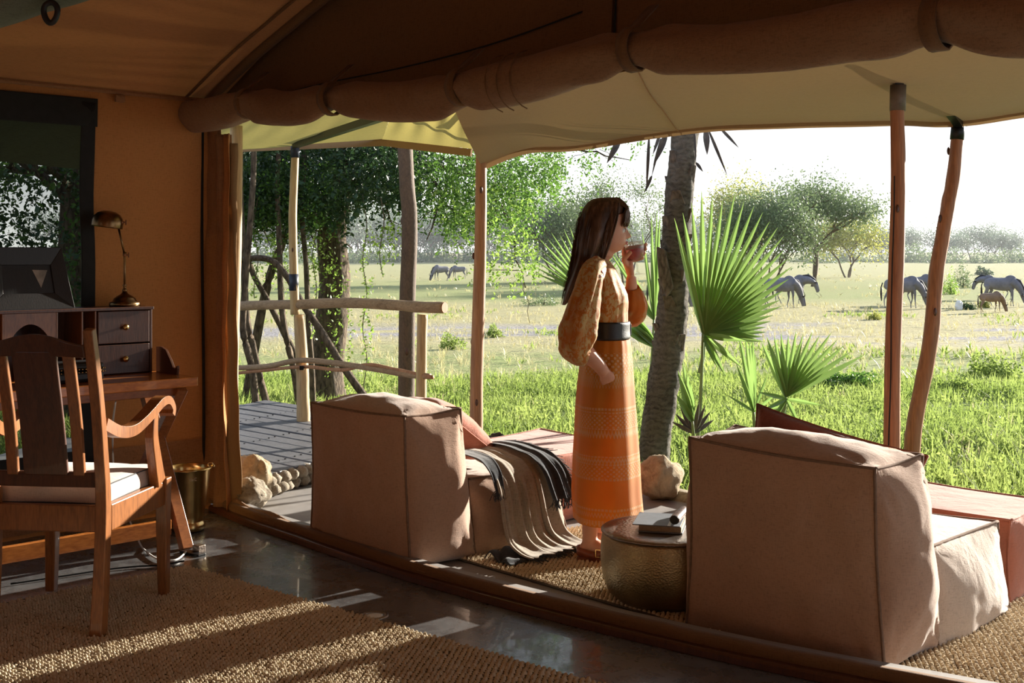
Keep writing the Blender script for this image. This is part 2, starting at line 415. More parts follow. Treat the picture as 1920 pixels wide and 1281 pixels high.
# ================================================================= floors, threshold
FC = [(-1.61, 6.11), (-1.336, 5.76), (-1.09, 5.496), (-.872, 5.25), (-.546, 4.894), (-.3, 4.655), (.03, 4.36), (.42, 4.04), (.80, 3.76), (1.2, 3.51), (1.9, 3.1), (3.3, 2.42)]
FCS = smooth_path([(x, y, 0) for x, y in FC], 5)
mb = MB(); poly = [tuple(p) for p in FCS] + [tuple(T(7.2, 5.6)), tuple(T(-.15, 5.6)), tuple(T(-.15, 0))]
mb.add(poly + [(p[0], p[1], -.12) for p in poly], [tuple(range(len(poly)))])
tag(mb.build('floor', M['floor']), kind='structure')
deckp = [tuple(p) for p in FCS] + [(4.6, 2.9, 0), (4.3, 3.1, 0), (2.3, 4.95, 0), (.9, 6.42, 0), (-.3, 7.7, 0), (-.75, 8.3, 0), (-3.4, 8.6, 0), (-3.6, 7.2, 0)]
mb = MB(); mb.prism([Vector(p) - Vector((0, 0, .004)) for p in deckp], (0, 0, -.2)); tag(mb.build('floor_deck', M['deck']), kind='structure')
def sweep(curve, prof, sag=None):
    mb = MB(); n = len(prof); m = len(curve)
    for i, p in enumerate(curve):
        d = (curve[min(i + 1, m - 1)] - curve[max(i - 1, 0)]); d.z = 0; d.normalize(); o = Vector((-d.y, d.x, 0))
        if o.dot(-VD) < 0: o = -o
        k = sag(i) if sag else (0, 0)
        for (a, z) in prof: mb.v.append(tuple(p + o * (a + k[0]) + Vector((0, 0, z + (k[1] if z > .01 else 0)))))
    for i in range(m - 1):
        for j in range(n):
            a = i * n + j; b = i * n + (j + 1) % n; mb.f.append((a, b, b + n, a + n))
    mb.f.append(tuple(range(n))[::-1]); mb.f.append(tuple((m - 1) * n + j for j in range(n)))
    return mb
tag(sweep(FCS, [(-.01, 0), (-.008, .022), (.0, .03), (.05, .03), (.05, 0)]).build('trim_1', M['oak_dark'], bevel=.003), kind='structure')
sweep_s = sweep(FCS, [(.03, 0), (.028, .052), (.04, .064), (.062, .066), (.07, .055), (.07, 0)], lambda i: (.006 * nz(i * .5), .004 * nz(i * .9, 4)))
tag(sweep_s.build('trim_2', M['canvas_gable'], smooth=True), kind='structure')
tag(sweep(FCS, [(.068, 0), (.068, .060), (.072, .062), (.12, .058), (.125, 0)]).build('trim_3', M['deck']), kind='structure')

# ================================================================= TENT
EH = 2.2; RS = .347; RW = 3.6; DEP = 5.6
def roofz(w): return EH + RS * w if w < RW else EH + RS * (2 * RW - w)
def wob(p, a=.02, s=1.3): return a * nz(p.x, p.y, p.z, s)
# side wall behind the desk, with the mesh window opening
WS0, WS1, WZ0, WZ1 = .66, 2.3, .33, 2.12
def side_pt(s, z):
    p = T(0, s, z); bell = .05 * math.sin(math.pi * min(1, z / EH)) * -1
    return p + UD * (bell * .6 + .02 * nz(s * 1.7, z * 1.2, 1) + .008 * nz(s * 6, z * 4, 5) + .012 * math.sin((s * .8 - z) * 7) * max(0, 1 - abs(z - 1.7)))
mb = MB(); ss = np.linspace(0, 5.6, 71); zs = np.linspace(-.02, EH, 34)
ss = np.sort(np.concatenate([ss, [WS0, WS1]])); zs = np.sort(np.concatenate([zs, [WZ0, WZ1]]))
mb.v = [tuple(side_pt(s, z)) for s in ss for z in zs]; nzr = len(zs)
for i in range(len(ss) - 1):
    for j in range(nzr - 1):
        sm = (ss[i] + ss[i + 1]) / 2; zm = (zs[j] + zs[j + 1]) / 2
        if WS0 < sm < WS1 and WZ0 < zm < WZ1: continue
        mb.f.append((i * nzr + j, (i + 1) * nzr + j, (i + 1) * nzr + j + 1, i * nzr + j + 1))
wall_side = tag(mb.build('wall_left', M['canvas'], smooth=True), kind='structure')
# lower hem band of the side wall, above the floor
mb = MB()
mb.grid(lambda a, b: side_pt(.02 + a * 5.5, .02 + b * .36) + UD * (.012 + .01 * math.sin(b * 3)), 60, 4)
mb.build('hem_band', M['canvas_flap'], wall_side, smooth=True)
mb = MB()
mb.tube([side_pt(s, EH - .015) + UD * .015 for s in np.linspace(.02, 5.5, 40)], .012, 6); mb.build('eave_seam', M['canvas_flap'], wall_side)
for s in (.52, 1.15):
    p = side_pt(s, EH - .05) + UD * .03
    mb = MB(); mb.box(p, (.05, .02, .035), Matrix.Rotation(R(43), 3, 'Z')); mb.build('toggle_tab', M['canvas_flap'], wall_side, bevel=.004)
mb = MB(); mb.tube([side_pt(.13, EH - .03) + UD * .02 + Vector((.012 * math.cos(a), 0, .012 * math.sin(a))) for a in np.linspace(0, 6.3, 12)], .003, 5); mb.build('ring', M['iron'], wall_side)
# window: black border frame + dark insect mesh + rolled awning outside
win = bpy.data.objects.new('window_1', None); COL.objects.link(win); win.location = T(0, 1.4, 1.2); ORG['window_1'] = Vector(win.location); win['kind'] = 'structure'
def strip(s0, s1, z0, z1, off=.018, n=16):
    m_ = MB(); m_.grid(lambda a, b: side_pt(lerp(s0, s1, a), lerp(z0, z1, b)) + UD * off, n, n); return m_
for nm, a in (('border_side', (WS0 - .02, WS0 + .05, WZ0 - .03, WZ1)), ('border_side', (WS1 - .08, WS1 + .03, WZ0 - .03, WZ1)), ('border_top', (WS0 - .03, WS1 + .03, WZ1 - .12, WZ1 + .02)), ('border_bottom', (WS0 - .03, WS1 + .03, WZ0 - .03, WZ0 + .06))):
    strip(*a).build(nm, M['black'], win, smooth=True, solid=.006)
t = NT('insect_mesh'); tr_ = t.n('ShaderNodeBsdfTransparent'); tr_.inputs[0].default_value = (.75, .78, .75, 1)
df = t.n('ShaderNodeBsdfDiffuse'); df.inputs[0].default_value = (.012, .013, .013, 1)
mx = t.n('ShaderNodeMixShader'); mx.inputs[0].default_value = .52
t.l(tr_.outputs[0], mx.inputs[1]); t.l(df.outputs[0], mx.inputs[2]); M['mesh'] = t.done(mx.outputs[0])
strip(WS0, WS1, WZ0, WZ1, .0).build('mesh_screen', M['mesh'], win, smooth=True)
wa = MB(); wa.grid(lambda a, b: T(-.02 - .75 * b, .35 + a * 2.6, EH + .02 - .38 * b + .03 * math.sin(a * 5)), 12, 4)
tag(wa.build('window_awning', M['canvas_grey'], smooth=True), 'dark olive canvas flap hanging outside the mesh window', 'awning')

# roof slopes, ridge
rid = lambda w, s: T(w, s, roofz(w) + (.03 * nz(w * 1.1, s * .9) - .06 * math.sin(math.pi * min(1, w / RW)) * math.sin(math.pi * min(1, s / 2.8) * .5)))
mb = MB(); mb.grid(lambda a, b: rid(a * (RW + .07) - .07, b * (DEP + .12) - .12), 30, 40)
rf = tag(mb.build('ceiling', M['canvas_roof'], smooth=True), kind='structure')
mb = MB(); mb.grid(lambda a, b: T(RW + a * RW, b * DEP, roofz(RW + a * RW)), 6, 6)
mb.build('far_slope', M['canvas_roof'], rf, smooth=True)
# bound gable seam where the roof slope meets the front canvas
for off, rr in ((.0, .028), (.13, .008)):
    mb = MB(); mb.tube([rid(w, off + .02) - Vector((0, 0, .012)) for w in np.linspace(0, RW, 30)], rr, 6, flat=1); mb.build('gable_binding', M['canvas_gable'], rf, smooth=True)
# front gable canvas (above the rolled door)
HZ = lambda w: 2.06 - .024 * w + .03 * math.sin(w * 2.4)
def gab(w, b):
    z0 = HZ(w); z1 = roofz(w) + .04; z = lerp(z0, z1, b); q = 1 - b
    return T(w, -.045 + .03 * nz(w * 1.2, z * 1.5, 8) + .02 * math.sin(w * 4 - b * 3) * q * (1 - q) * 2, z)
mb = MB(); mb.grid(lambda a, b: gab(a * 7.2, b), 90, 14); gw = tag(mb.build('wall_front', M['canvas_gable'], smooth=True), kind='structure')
def seam(f, n=40, r=.0035, nm='seam', m=None): m_ = MB(); m_.tube([f(i / n) for i in range(n + 1)], r, 5); return m_.build(nm, m or M['black'], gw)
seam(lambda t_: gab(.55 + t_ * 2.15, .22) + VD * .004 + Vector((0, 0, .0)))
seam(lambda t_: gab(2.88 + t_ * 4, .30) + VD * .004)
for w in (2.70, 2.78, 2.86): seam(lambda t_: gab(w, t_) + VD * .006, 14, .004)
mb = MB(); mb.grid(lambda a, b: gab(2.70 + .15 * a, b) + VD * .012, 4, 12); mb.build('zip_panel', M['canvas_gable'], gw, smooth=True)
# rear and right walls (behind the camera): same canvas, an unseen hole added in each for fill light
def wall_open(name, f, ua, ub, za, zb, holes):
    us = sorted(set(list(np.linspace(ua, ub, 15)) + [h[0] for h in holes] + [h[1] for h in holes])); zz = sorted(set(list(np.linspace(0, 1, 7)) + [h[2] for h in holes] + [h[3] for h in holes]))
    m_ = MB(); m_.v = [tuple(f(u, z)) for u in us for z in zz]; k = len(zz)
    for i in range(len(us) - 1):
        for j in range(k - 1):
            um = (us[i] + us[i + 1]) / 2; zm = (zz[j] + zz[j + 1]) / 2
            if any(h[0] < um < h[1] and h[2] < zm < h[3] for h in holes): continue
            m_.f.append((i * k + j, (i + 1) * k + j, (i + 1) * k + j + 1, i * k + j + 1))
    return tag(m_.build(name, M['canvas'], smooth=True), kind='structure')
wall_open('wall_back', lambda w, b: T(w, DEP, b * roofz(w)), 0, 7.2, 0, 1, [(1.6, 2.4, .45, .7)])
wall_open('wall_right', lambda s, b: T(7.2, s, b * EH), 0, DEP, 0, 1, [(3.2, 4.4, .45, .85)])

# ================================================================= rolled door canvas with straps
STR = [.62, 1.34, 2.22, 3.10, 4.16, 5.2, 6.3]
def sagz(w):
    a = max([s for s in STR if s <= w] + [0]); b = min([s for s in STR if s > w] + [7]); return -.03 * math.sin(math.pi * (w - a) / (b - a)) ** 1.0
roll_c = lambda w: T(w, .13, HZ(w) + .03 + sagz(w))
STR = [.62, 1.34, 2.22, 3.10, 4.16, 5.2, 6.3]
def roll_r(w, a):
    d = min(abs(w - s) for s in STR); pinch = math.exp(-(d / .10) ** 2)
    base = .082 + .010 * math.sin(w * 3.1) - .026 * pinch
    lb = 1 + .12 * math.sin(a * 2 + w * 3) + .06 * math.sin(a * 5 + w * 9) * pinch + .06 * nz(w * 4, a * 1.5) + .05 * nz(w * 11, a * 2.5, 3) * math.exp(-(d / .22) ** 2) + .025 * nz(w * 9, a * 3, 7) + .10 * math.exp(-((d - .13) / .08) ** 2) * math.sin(a * 4 + (1 if w > 1.8 else 0))
    return base * lb
ws = np.linspace(.05, 7.0, 300)
mb = MB(); mb.tube([roll_c(w) + Vector((0, 0, .012 * math.sin(w * 5))) for w in ws], [1.0] * len(ws), 22, mod=lambda i, a: roll_r(ws[i], a))
roll = tag(mb.build('rolled_door', M['canvas_roll'], None, smooth=True, org=T(.05, .1, 2.0)), 'long rolled-up brown canvas tent door hanging over the whole opening', 'canvas roll')
for s in STR:
    mb = MB()
    pts = [T(s, .035, HZ(s) + .19)] + [roll_c(s) + VD * (.072 * math.cos(a)) + Vector((0, 0, .074 * math.sin(a))) for a in np.linspace(R(85), R(-95), 12)] + [T(s, .03, HZ(s) + .02)]
    prof = []
    for p in pts: prof.append((p - UD * .024, p + UD * .024))
    for a, b in prof: mb.v += [tuple(a), tuple(b)]
    for i in range(len(prof) - 1): mb.f.append((2 * i, 2 * i + 1, 2 * i + 3, 2 * i + 2))
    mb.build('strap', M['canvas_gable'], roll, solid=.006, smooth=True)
mb = MB()   # overlapping seam lines sewn into the roll
for w in (2.47, 2.53, 2.60): mb.tube([roll_c(w) + Vector((0, 0, .0)) + VD * (roll_r(w, 0) * 1.06 * math.cos(a)) + Vector((0, 0, 1)) * (roll_r(w, 0) * 1.06 * math.sin(a)) for a in np.linspace(1.4, -1.4, 12)], .0025, 4)
mb.build('seam', M['canvas_gable'], roll)

# ================================================================= corner flap of the door, hanging from the eave to the floor
fl = thing('door_flap', 'narrow brown canvas flap hanging in the corner beside the pale pole', 'canvas flap', T(.02, -.02, 0))
def flapf(w0, w1, s0, s1, zt=2.05, amp=.012, ph=0, zb=.03):
    def f(a, b):
        z = lerp(zt, zb, b); k = .03 * max(0, b - .75) * 4
        return T(lerp(w0, w1, a) + .012 * math.sin(z * 2 + ph) + k * a, lerp(s0, s1, a) + amp * math.sin(z * 2.3 + a * 5 + ph) + .003 * math.sin(z * 19 + ph), z)
    m_ = MB(); m_.grid(f, 5, 60); return m_
flapf(-.07, .10, .03, -.01, 2.14, .005).build('panel', M['canvas_flap'], fl, smooth=True, solid=.004)
flapf(.10, .16, .03, -.03, 2.0, .015, 1).build('fold', M['canvas_flap'], fl, smooth=True, solid=.004)
flapf(.125, .20, -.03, .02, 2.0, .02, 2.3).build('fold', M['canvas'], fl, smooth=True, solid=.003)
flapf(.175, .215, .0, -.04, 1.95, .01, .5).build('fold', M['canvas_awning'], fl, smooth=True, solid=.003)
mb = MB(); mb.tube([T(-.005 + .01 * math.sin(z * 3), .045, z) for z in np.linspace(2.12, .05, 24)], .008, 6); mb.build('edge_cord', M['black'], fl)
for a, b in (((.13, .02), (.15, .05)), ((.05, .03), (.15, .05))): pass
# loose skirt of the flap trailing over the threshold
mb = MB()
def skirt(a, b):
    i = a * 26; k = int(i); p = FCS[min(k, 26)].lerp(FCS[min(k + 1, 27)], i - k)
    wv = .045 * (1 - a) ** 1.2 + .012
    return p + (-VD) * (.03 + .045 * b) + Vector((0, 0, .035 + wv * b * .9 * (1 - a * .4) + .008 * math.sin(a * 30) + .006 * nz(a * 9, b * 3)))
mb.grid(skirt, 52, 4); mb.build('skirt', M['canvas_roll'], fl, smooth=True, solid=.004)

# ================================================================= veranda awning (fly sheet) outside
# corner points of the outer edge, walked from left to right
EA = P(455, 274, 8.9); EB = P(716, 262, 8.2); EC = P(884, 281, 7.75); ED = P(915, 300, 7.6)
aw = thing('veranda_awning', 'big beige canvas awning stretched over the veranda outside', 'awning', T(3, -.5, 2.3))
outer = [Vector((-.20, 7.72, 1.96)), Vector((.10, 7.62, 2.06)), P(1085, 276, 7.6), P(1280, 246, 7.5), P(1420, 237, 7.4), P(1560, 232, 7.3), P(1680, 231, 7.28), P(1790, 231, 7.25), Vector((3.5, 6.6, 2.24)), Vector((5.5, 4.4, 2.24))]
outer = smooth_path(outer, 4)
no = len(outer) - 1
def inner(a): return T(1.75 + a * 5.2, -.06, 2.34 + .28 * min(1, a * 2.6) - .03 * a)
def awf(a, b):
    i = a * no; k = min(int(i), no - 1); o = outer[k].lerp(outer[k + 1], i - k); p = inner(a).lerp(o, b)
    p.z += .03 * math.sin(math.pi * b) * math.sin(a * 7) - .05 * math.sin(math.pi * b) + .012 * nz(p.x * 2, p.y * 2)
    return p
mb = MB(); mb.grid(awf, 60, 20); mb.build('sheet', M['canvas_awning'], aw, smooth=True)
mb = MB(); mb.grid(lambda a, b: awf(a, .985) + Vector((0, 0, -.035 * b)), 60, 1); mb.build('valance', M['canvas_awning'], aw, smooth=True)
mb = MB(); mb.tube([awf(.20 + .13 * b, b) - Vector((0, 0, .008)) for b in np.linspace(.05, .98, 20)], .004, 5); mb.build('seam', M['canvas_flap'], aw)
# left bay of the awning: yellow-green lit canvas and its sagging triangle
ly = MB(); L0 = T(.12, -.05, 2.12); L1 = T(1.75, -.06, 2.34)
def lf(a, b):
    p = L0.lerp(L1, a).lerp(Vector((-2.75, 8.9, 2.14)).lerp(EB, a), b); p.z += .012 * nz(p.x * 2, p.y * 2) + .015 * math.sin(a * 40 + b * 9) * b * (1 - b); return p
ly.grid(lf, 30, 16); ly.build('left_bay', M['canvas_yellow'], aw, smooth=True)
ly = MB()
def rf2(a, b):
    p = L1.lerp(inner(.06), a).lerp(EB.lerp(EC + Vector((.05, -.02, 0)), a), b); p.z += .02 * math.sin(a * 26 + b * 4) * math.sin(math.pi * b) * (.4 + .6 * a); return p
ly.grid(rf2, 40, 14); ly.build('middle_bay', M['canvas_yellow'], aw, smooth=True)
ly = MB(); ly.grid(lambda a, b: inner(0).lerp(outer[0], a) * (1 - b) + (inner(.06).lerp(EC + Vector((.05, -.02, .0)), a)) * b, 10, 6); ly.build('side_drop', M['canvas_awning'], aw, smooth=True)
mb = MB(); pth = [EA, EB, EC]
for i in range(2): mb.bar(pth[i] - Vector((0, 0, .02)), pth[i + 1] - Vector((0, 0, .02)), .02, .05)
mb.build('edge_band', M['canvas_awning'], aw)
mb = MB(); mb.bar(P(553, 272, 8.4), P(760, 205, 6.4), .045, .045); mb.build('frame_bar', M['iron'], aw)
mb = MB(); mb.bar(P(898, 232, 7.6), P(900, 190, 7.6), .05, .05); mb.bar(P(900, 226, 7.5), P(940, 180, 6.4), .025, .025); mb.build('frame_bar', M['iron'], aw)
mb = MB(); mb.bar(P(1800, 236, 7.2), P(1704, 104, 6.05), .05, .04); mb.build('frame_bar', M['iron'], aw)

# ================================================================= poles
def pole(name, pts, rad, m, label, n=14, wobk=.06, sleeve=None, group=None, knots=4, seed=0):
    pts = smooth_path(pts, 8); rr = [lerp(rad[0], rad[1], i / (len(pts) - 1)) for i in range(len(pts))]
    th = thing(name, label, 'pole', (pts[0].x, pts[0].y, pts[0].z), group)
    m_ = MB(); m_.tube(pts, rr, n, mod=lambda i, a: 1 + wobk * nz(i * .35 + seed, math.cos(a), math.sin(a)) + .04 * nz(i * .12, seed))
    m_.build('shaft', m, th, smooth=True)
    for k in range(knots):
        i = int(len(pts) * (k + .6) / knots); a = -1.2 + 1.3 * math.sin(seed * 3 + k * 2.1)
        c = pts[min(i, len(pts) - 1)] + Vector((rr[0] * .93 * math.sin(a), -rr[0] * .93 * math.cos(a), 0))
        kk = MB(); kk.ball(c, (rr[0] * .22, rr[0] * .12, rr[0] * .5), 8, 6); kk.build('knot', M['oak_dark'], th, smooth=True)
    return th
gp = lambda px, py, Y: P(px, py, Y)
pp = pole('canvas_pole', [Vector((P(433, 900, 6.55).x, 6.55, 0)), P(434, 700, 6.55), P(441, 450, 6.55), P(443, 236, 6.55)], (.041, .036), M['pole_pale'], 'pale straight wooden pole just outside the canvas corner', knots=4, seed=1)
pp = pole('awning_pole', [Vector((P(893, 850, 7.62).x, 7.62, -.05)), P(894, 700, 7.62), P(901, 450, 7.62), P(902, 234, 7.62)], (.047, .036), M['pole'], 'upright wooden pole at the deck edge behind the terracotta pouf', knots=6, seed=2)
mb = MB(); mb.tube([P(901, 268, 7.62), P(901, 238, 7.62)], .042, 14); mb.build('collar', M['sleeve'], pp, smooth=True)
pp = pole('awning_pole', [Vector((P(1672, 860, 6.0).x, 6.0, -.06)), P(1673, 700, 6.0), P(1682, 450, 6.0), P(1684, 320, 6.0), P(1682, 200, 6.0)], (.043, .036), M['pole_red'], 'reddish upright pole with a long split and dark metal collar', knots=1, seed=5)
mb = MB(); mb.tube([P(1683, 208, 6), P(1684, 160, 6)], .041, 16); mb.build('collar', M['sleeve'], pp, smooth=True)
mb = MB(); mb.bar(P(1684, 165, 6), P(1685, 100, 6), .045, .045); mb.build('steel_post', M['iron'], pp)
mb = MB(); c0 = P(1666, 820, 6) ; pts = [P(1667 + 10 * (820 - y) / 500 + .8 * math.sin(y * .02), y, 5.962) for y in range(330, 845, 30)]; mb.tube(pts, .0035, 5); mb.build('split', M['black'], pp)
pp = pole('awning_pole', [Vector((P(1705, 880, 7.2).x, 7.2, -.12)), P(1714, 800, 7.2), P(1744, 640, 7.2), P(1757, 500, 7.2), P(1775, 400, 7.2), P(1786, 340, 7.2), P(1798, 232, 7.2)], (.052, .038), M['pole_red'], 'leaning crooked pole holding up the outer corner of the awning', knots=4, seed=8, wobk=.12)
mb = MB(); mb.tube([P(1794, 262, 7.2), P(1797, 231, 7.2)], .042, 14); mb.build('collar', M['iron'], pp, smooth=True)
pole('tree_pole', [Vector((P(762, 760, 9.3).x, 9.3, -.15)), P(763, 600, 9.3), P(768, 430, 9.3), P(762, 330, 9.3), P(758, 226, 9.3)], (.068, .060), M['bark_brown'], 'thick dark brown bark-covered trunk pole with a sawn top behind the railing', n=18, wobk=.07, knots=3, seed=11)
pp = pole('awning_pole', [P(553, 590, 8.5), P(550, 480, 8.5), P(549, 400, 8.5), P(553, 300, 8.5), P(553, 268, 8.5)], (.034, .028), M['pole_pale'], 'thin grey pole with blue sleeves standing on the railing post', knots=2, seed=13)
mb = MB(); mb.tube([P(551, 545, 8.5), P(551, 514, 8.5)], .036, 12); mb.build('sleeve', M['sleeve_blue'], pp, smooth=True)
mb = MB(); mb.tube([P(553, 296, 8.5), P(553, 268, 8.5)], .033, 12); mb.build('sleeve', M['sleeve_blue'], pp, smooth=True)
mb = MB(); mb.tube([P(551, 548, 8.5), P(556, 575, 8.5)], .02, 8); mb.build('bracket', M['iron'], pp)

# ================================================================= plank platform
P0 = Vector((-1.40, 6.42, 0)); P1 = Vector((-.50, 8.35, 0)); P3 = P0 + Vector((-.73, .68, 0)) * 2.2; P2 = P1 + Vector((-.73, .68, 0)) * 2.2
pf = thing('plank_platform', 'low grey plank platform beside the left armchair, on a stone edge', 'platform', (P0.x, P0.y, 0))
NP = 13; A0, A1 = P0, P1; random.seed(3)
for i in range(NP):
    t0 = i / NP; t1 = (i + .87) / NP
    q = [P0.lerp(P1, t0), P0.lerp(P1, t1), P3.lerp(P2, t1), P3.lerp(P2, t0)]
    zt = .122 + random.uniform(-.003, .003)
    mb = MB(); mb.prism([Vector((v.x, v.y, zt - .03)) for v in q], (0, 0, .03)); mb.build('plank', M['plank'], pf, bevel=.004)
mb = MB()
for i in range(NP):
    for k in (.10, .38, .70):
        for e_ in (.25, .65):
            t_ = (i + e_) / NP; c = P0.lerp(P1, t_).lerp(P3.lerp(P2, t_), k); mb.lathe([(.006, .121), (.007, .1265), (.003, .1275)], (c.x, c.y, 0), 6)
mb.build('nail_heads', M['iron'], pf)['kind'] = 'stuff'
mb = MB(); mb.prism([Vector((v.x, v.y, 0)) for v in (P0 + Vector((-.1, .08, 0)), P1 + Vector((-.1, 0, 0)), P2, P3)], (0, 0, .088)); mb.build('base', M['rock_dark'], pf)
# stones set along its edge
def rockmesh(c, r, seed, n=14, m=10, amp=.28, flatb=True):
    m_ = MB(); c = Vector(c)
    m_.ball((0, 0, 0), 1, n, m); out = []
    for v in m_.v:
        d = Vector(v); k = 1 + amp * noise.noise(d * 1.3 + Vector((seed * 3.7, seed, 0))) + amp * .5 * noise.noise(d * 3.1 + Vector((seed, 9, 2))) + amp * .25 * noise.noise(d * 7 + Vector((seed, 1, 5)))
        p = Vector((d.x * r[0], d.y * r[1], d.z * r[2])) * k + c
        if flatb: p.z = max(p.z, c.z - r[2] * .95)
        out.append(tuple(p))
    m_.v = out; return m_
random.seed(5)
d = (P1 - P0).normalized(); dn = Vector((d.y, -d.x, 0))
L = (P1 - P0).length; x = .0; k = 0
while x < L:
    for row in (0, 1):
        rr = random.uniform(.038, .055); c = P0 + d * (x + row * .04) + dn * (.0 + random.uniform(-.01, .012)); c.z = .032 + row * .055
        rockmesh(c, (rr, rr * .8, .036), k * 2.3, 9, 7, .3, False).build('stone', M['rock_grey'], pf, smooth=True); k += 1
    x += .078
# ---- railing
rl = thing('log_railing', 'rustic log railing with a round-ended top rail at the platform edge', 'railing', (-1.57, 8.6, .12))
def log(pts, r, nm, m, par, seed=0, n=12, k=.12, kk=8): 
    pts = smooth_path(pts, kk); rr = r if hasattr(r, '__len__') else (r, r)
    m_ = MB(); m_.tube(pts, [lerp(rr[0], rr[1], i / (len(pts) - 1)) for i in range(len(pts))], n, up=(0, 1, .1), mod=lambda i, a: 1 + k * nz(i * .3 + seed, math.cos(a), math.sin(a))); return m_.build(nm, m, par, smooth=True)
log([P(425, 575, 8.75), P(500, 572, 8.6), P(560, 571, 8.5), P(650, 568, 8.35), P(720, 571, 8.2), P(790, 576, 8.0), P(832, 577, 7.9)], (.034, .041), 'top_rail', M['rail_wood'], rl, 1)
mb = MB(); c = P(833, 577, 7.9); dd = (P(833, 577, 7.9) - P(790, 576, 8.0)).normalized(); mb.tube([c - dd * .004, c + dd * .006], .038, 16, up=(0, 1, .1)); mb.build('sawn_end', M['pole'], rl)
log([Vector((P(569, 800, 8.6).x, 8.6, .1)), P(567, 700, 8.6), P(561, 590, 8.6)], (.052, .042), 'post', M['pole_pale'], rl, 3)
log([Vector((P(789, 790, 7.98).x, 7.98, .0)), P(790, 700, 7.98), P(792, 590, 7.98)], (.038, .036), 'post', M['pole_pale'], rl, 4)
log([P(425, 691, 8.75), P(500, 687, 8.65), P(560, 676, 8.55), P(620, 680, 8.4), P(690, 690, 8.2), P(760, 702, 8.05), P(806, 706, 7.93)], (.02, .022), 'middle_rail', M['rail_wood'], rl, 5, 8)
log([P(425, 702, 8.75), P(500, 694, 8.65), P(570, 688, 8.52), P(640, 694, 8.35), P(690, 684, 8.2), P(740, 693, 8.1), P(812, 708, 7.9)], (.013, .014), 'middle_rail', M['pole'], rl, 6, 8)
mb = MB(); mb.box(P(566, 690, 8.5), (.03, .03, .03)); mb.tube([P(556, 572, 8.55) + Vector((.05 * math.cos(a), .045 * math.sin(a), .0)) for a in np.linspace(0, 6.28, 14)], .006, 5); mb.build('binding', M['iron'], rl)
# ---- boulders
def boulder(name, c, r, seed, m, label, grp=None, amp=.3):
    o = rockmesh(c, r, seed, 40, 28, amp).build(name, M[m], None, True, (c[0], c[1], c[2] - r[2] * .95)); return tag(o, label, 'rock', grp)
boulder('boulder', Vector((-1.43, 6.30, .13)), (.115, .11, .14), 2, 'rock', 'tall tan boulder standing at the corner of the plank platform')
boulder('boulder', Vector((-1.40, 6.10, .08)) , (.11, .09, .085), 5, 'rock_grey', 'low grey boulder lying in front of the tall tan boulder')
boulder('boulder', Vector((.83, 6.42, .115)), (.13, .14, .125), 7, 'rock', 'rounded tan boulder at the foot of the palm trunk', amp=.22)
boulder('boulder', Vector((1.13, 6.20, .08)), (.12, .12, .09), 8, 'rock', 'flatter boulder half hidden behind the right armchair back', amp=.3)
boulder('boulder', Vector((-.09, 7.52, .09)), (.08, .07, .10), 9, 'rock_dark', 'small dark stone on the deck edge beside the upright pole', amp=.4)
boulder('boulder', Vector((2.0, 5.30, .04)), (.18, .1, .05), 12, 'rock_dark', 'dark stone on the deck edge behind the right pouf', amp=.4)
mb = MB()
pts = [Vector(q) for q in ((-.3, 7.7, 0), (.9, 6.42, 0), (2.3, 4.95, 0), (4.3, 3.1, 0))]
mb2 = smooth_path(pts, 6); mb.tube([p + Vector((.02, .02, -.03)) for p in mb2], .075, 10, mod=lambda i, a: 1 + .3 * nz(i * .9, math.cos(a) * 2, math.sin(a) * 2)); tag(mb.build('trim_4', M['rock_grey'], smooth=True), kind='structure')

# ================================================================= rugs
def rug(name, A, du, dv, Lu, Lv, label, step=.022, zb=.004, keep=None):
    du = Vector(du).normalized(); dv = Vector(dv).normalized(); A = Vector((A[0], A[1], 0))
    th = thing(name, label, 'rug', (A.x, A.y, 0))
    m_ = MB(); q = [A, A + du * Lu, A + du * Lu + dv * Lv, A + dv * Lv]
    m_.prism([Vector((p.x, p.y, .001)) for p in q], (0, 0, .007)); m_.build('backing', M['jute_base'], th)
    nu = int(Lu / step); nv = int(Lv / (step * .72)); I, J = np.meshgrid(np.arange(nu), np.arange(nv), indexing='ij'); I = I.ravel(); J = J.ravel(); n = len(I)
    u = (I + .5 + .5 * (J % 2)) * step + rng.normal(0, .0012, n); v = (J + .5) * step * .72 + rng.normal(0, .0008, n) + .002 * np.sin(I * .7)
    dU = np.array(du); dV = np.array(dv); C = np.array(A)[None] + u[:, None] * dU + v[:, None] * dV; C[:, 2] = .009
    hu = step * .60 * (1 + rng.normal(0, .08, n))[:, None]; hv = step * .34; hz = (.0105 * (1 + rng.normal(0, .22, n)))
    tilt = rng.normal(0, .15, n)[:, None]
    a = dU * 1 + dV * tilt
    V = np.zeros((n, 6, 3)); V[:, 0] = C + a * hu; V[:, 1] = C + dV * hv; V[:, 2] = C - a * hu; V[:, 3] = C - dV * hv
    V[:, 4] = C + a * hu * .35; V[:, 4, 2] += hz; V[:, 5] = C - a * hu * .35; V[:, 5, 2] += hz * .8
    V[:, 0, 2] -= .003; V[:, 2, 2] -= .003
    b = (np.arange(n) * 6)[:, None]
    Fc = np.concatenate([b + np.array(k) for k in ((0, 1, 4), (1, 5, 4), (1, 2, 5), (2, 3, 5), (3, 4, 5), (3, 0, 4))])
    o = npmesh('weave', V.reshape(-1, 3), Fc, M['jute'], th, True); o['kind'] = 'stuff'
    return th
rug('jute_rug', (-1.42, 4.98), (.777, -.63, 0), (-.72, -.69, 0), 3.4, 2.2, 'woven jute rug under the wooden desk chair inside the tent')
rug('jute_rug', (.62, 5.98), UD, VD, 3.9, 1.22, 'woven jute rug on the veranda under the standing woman')

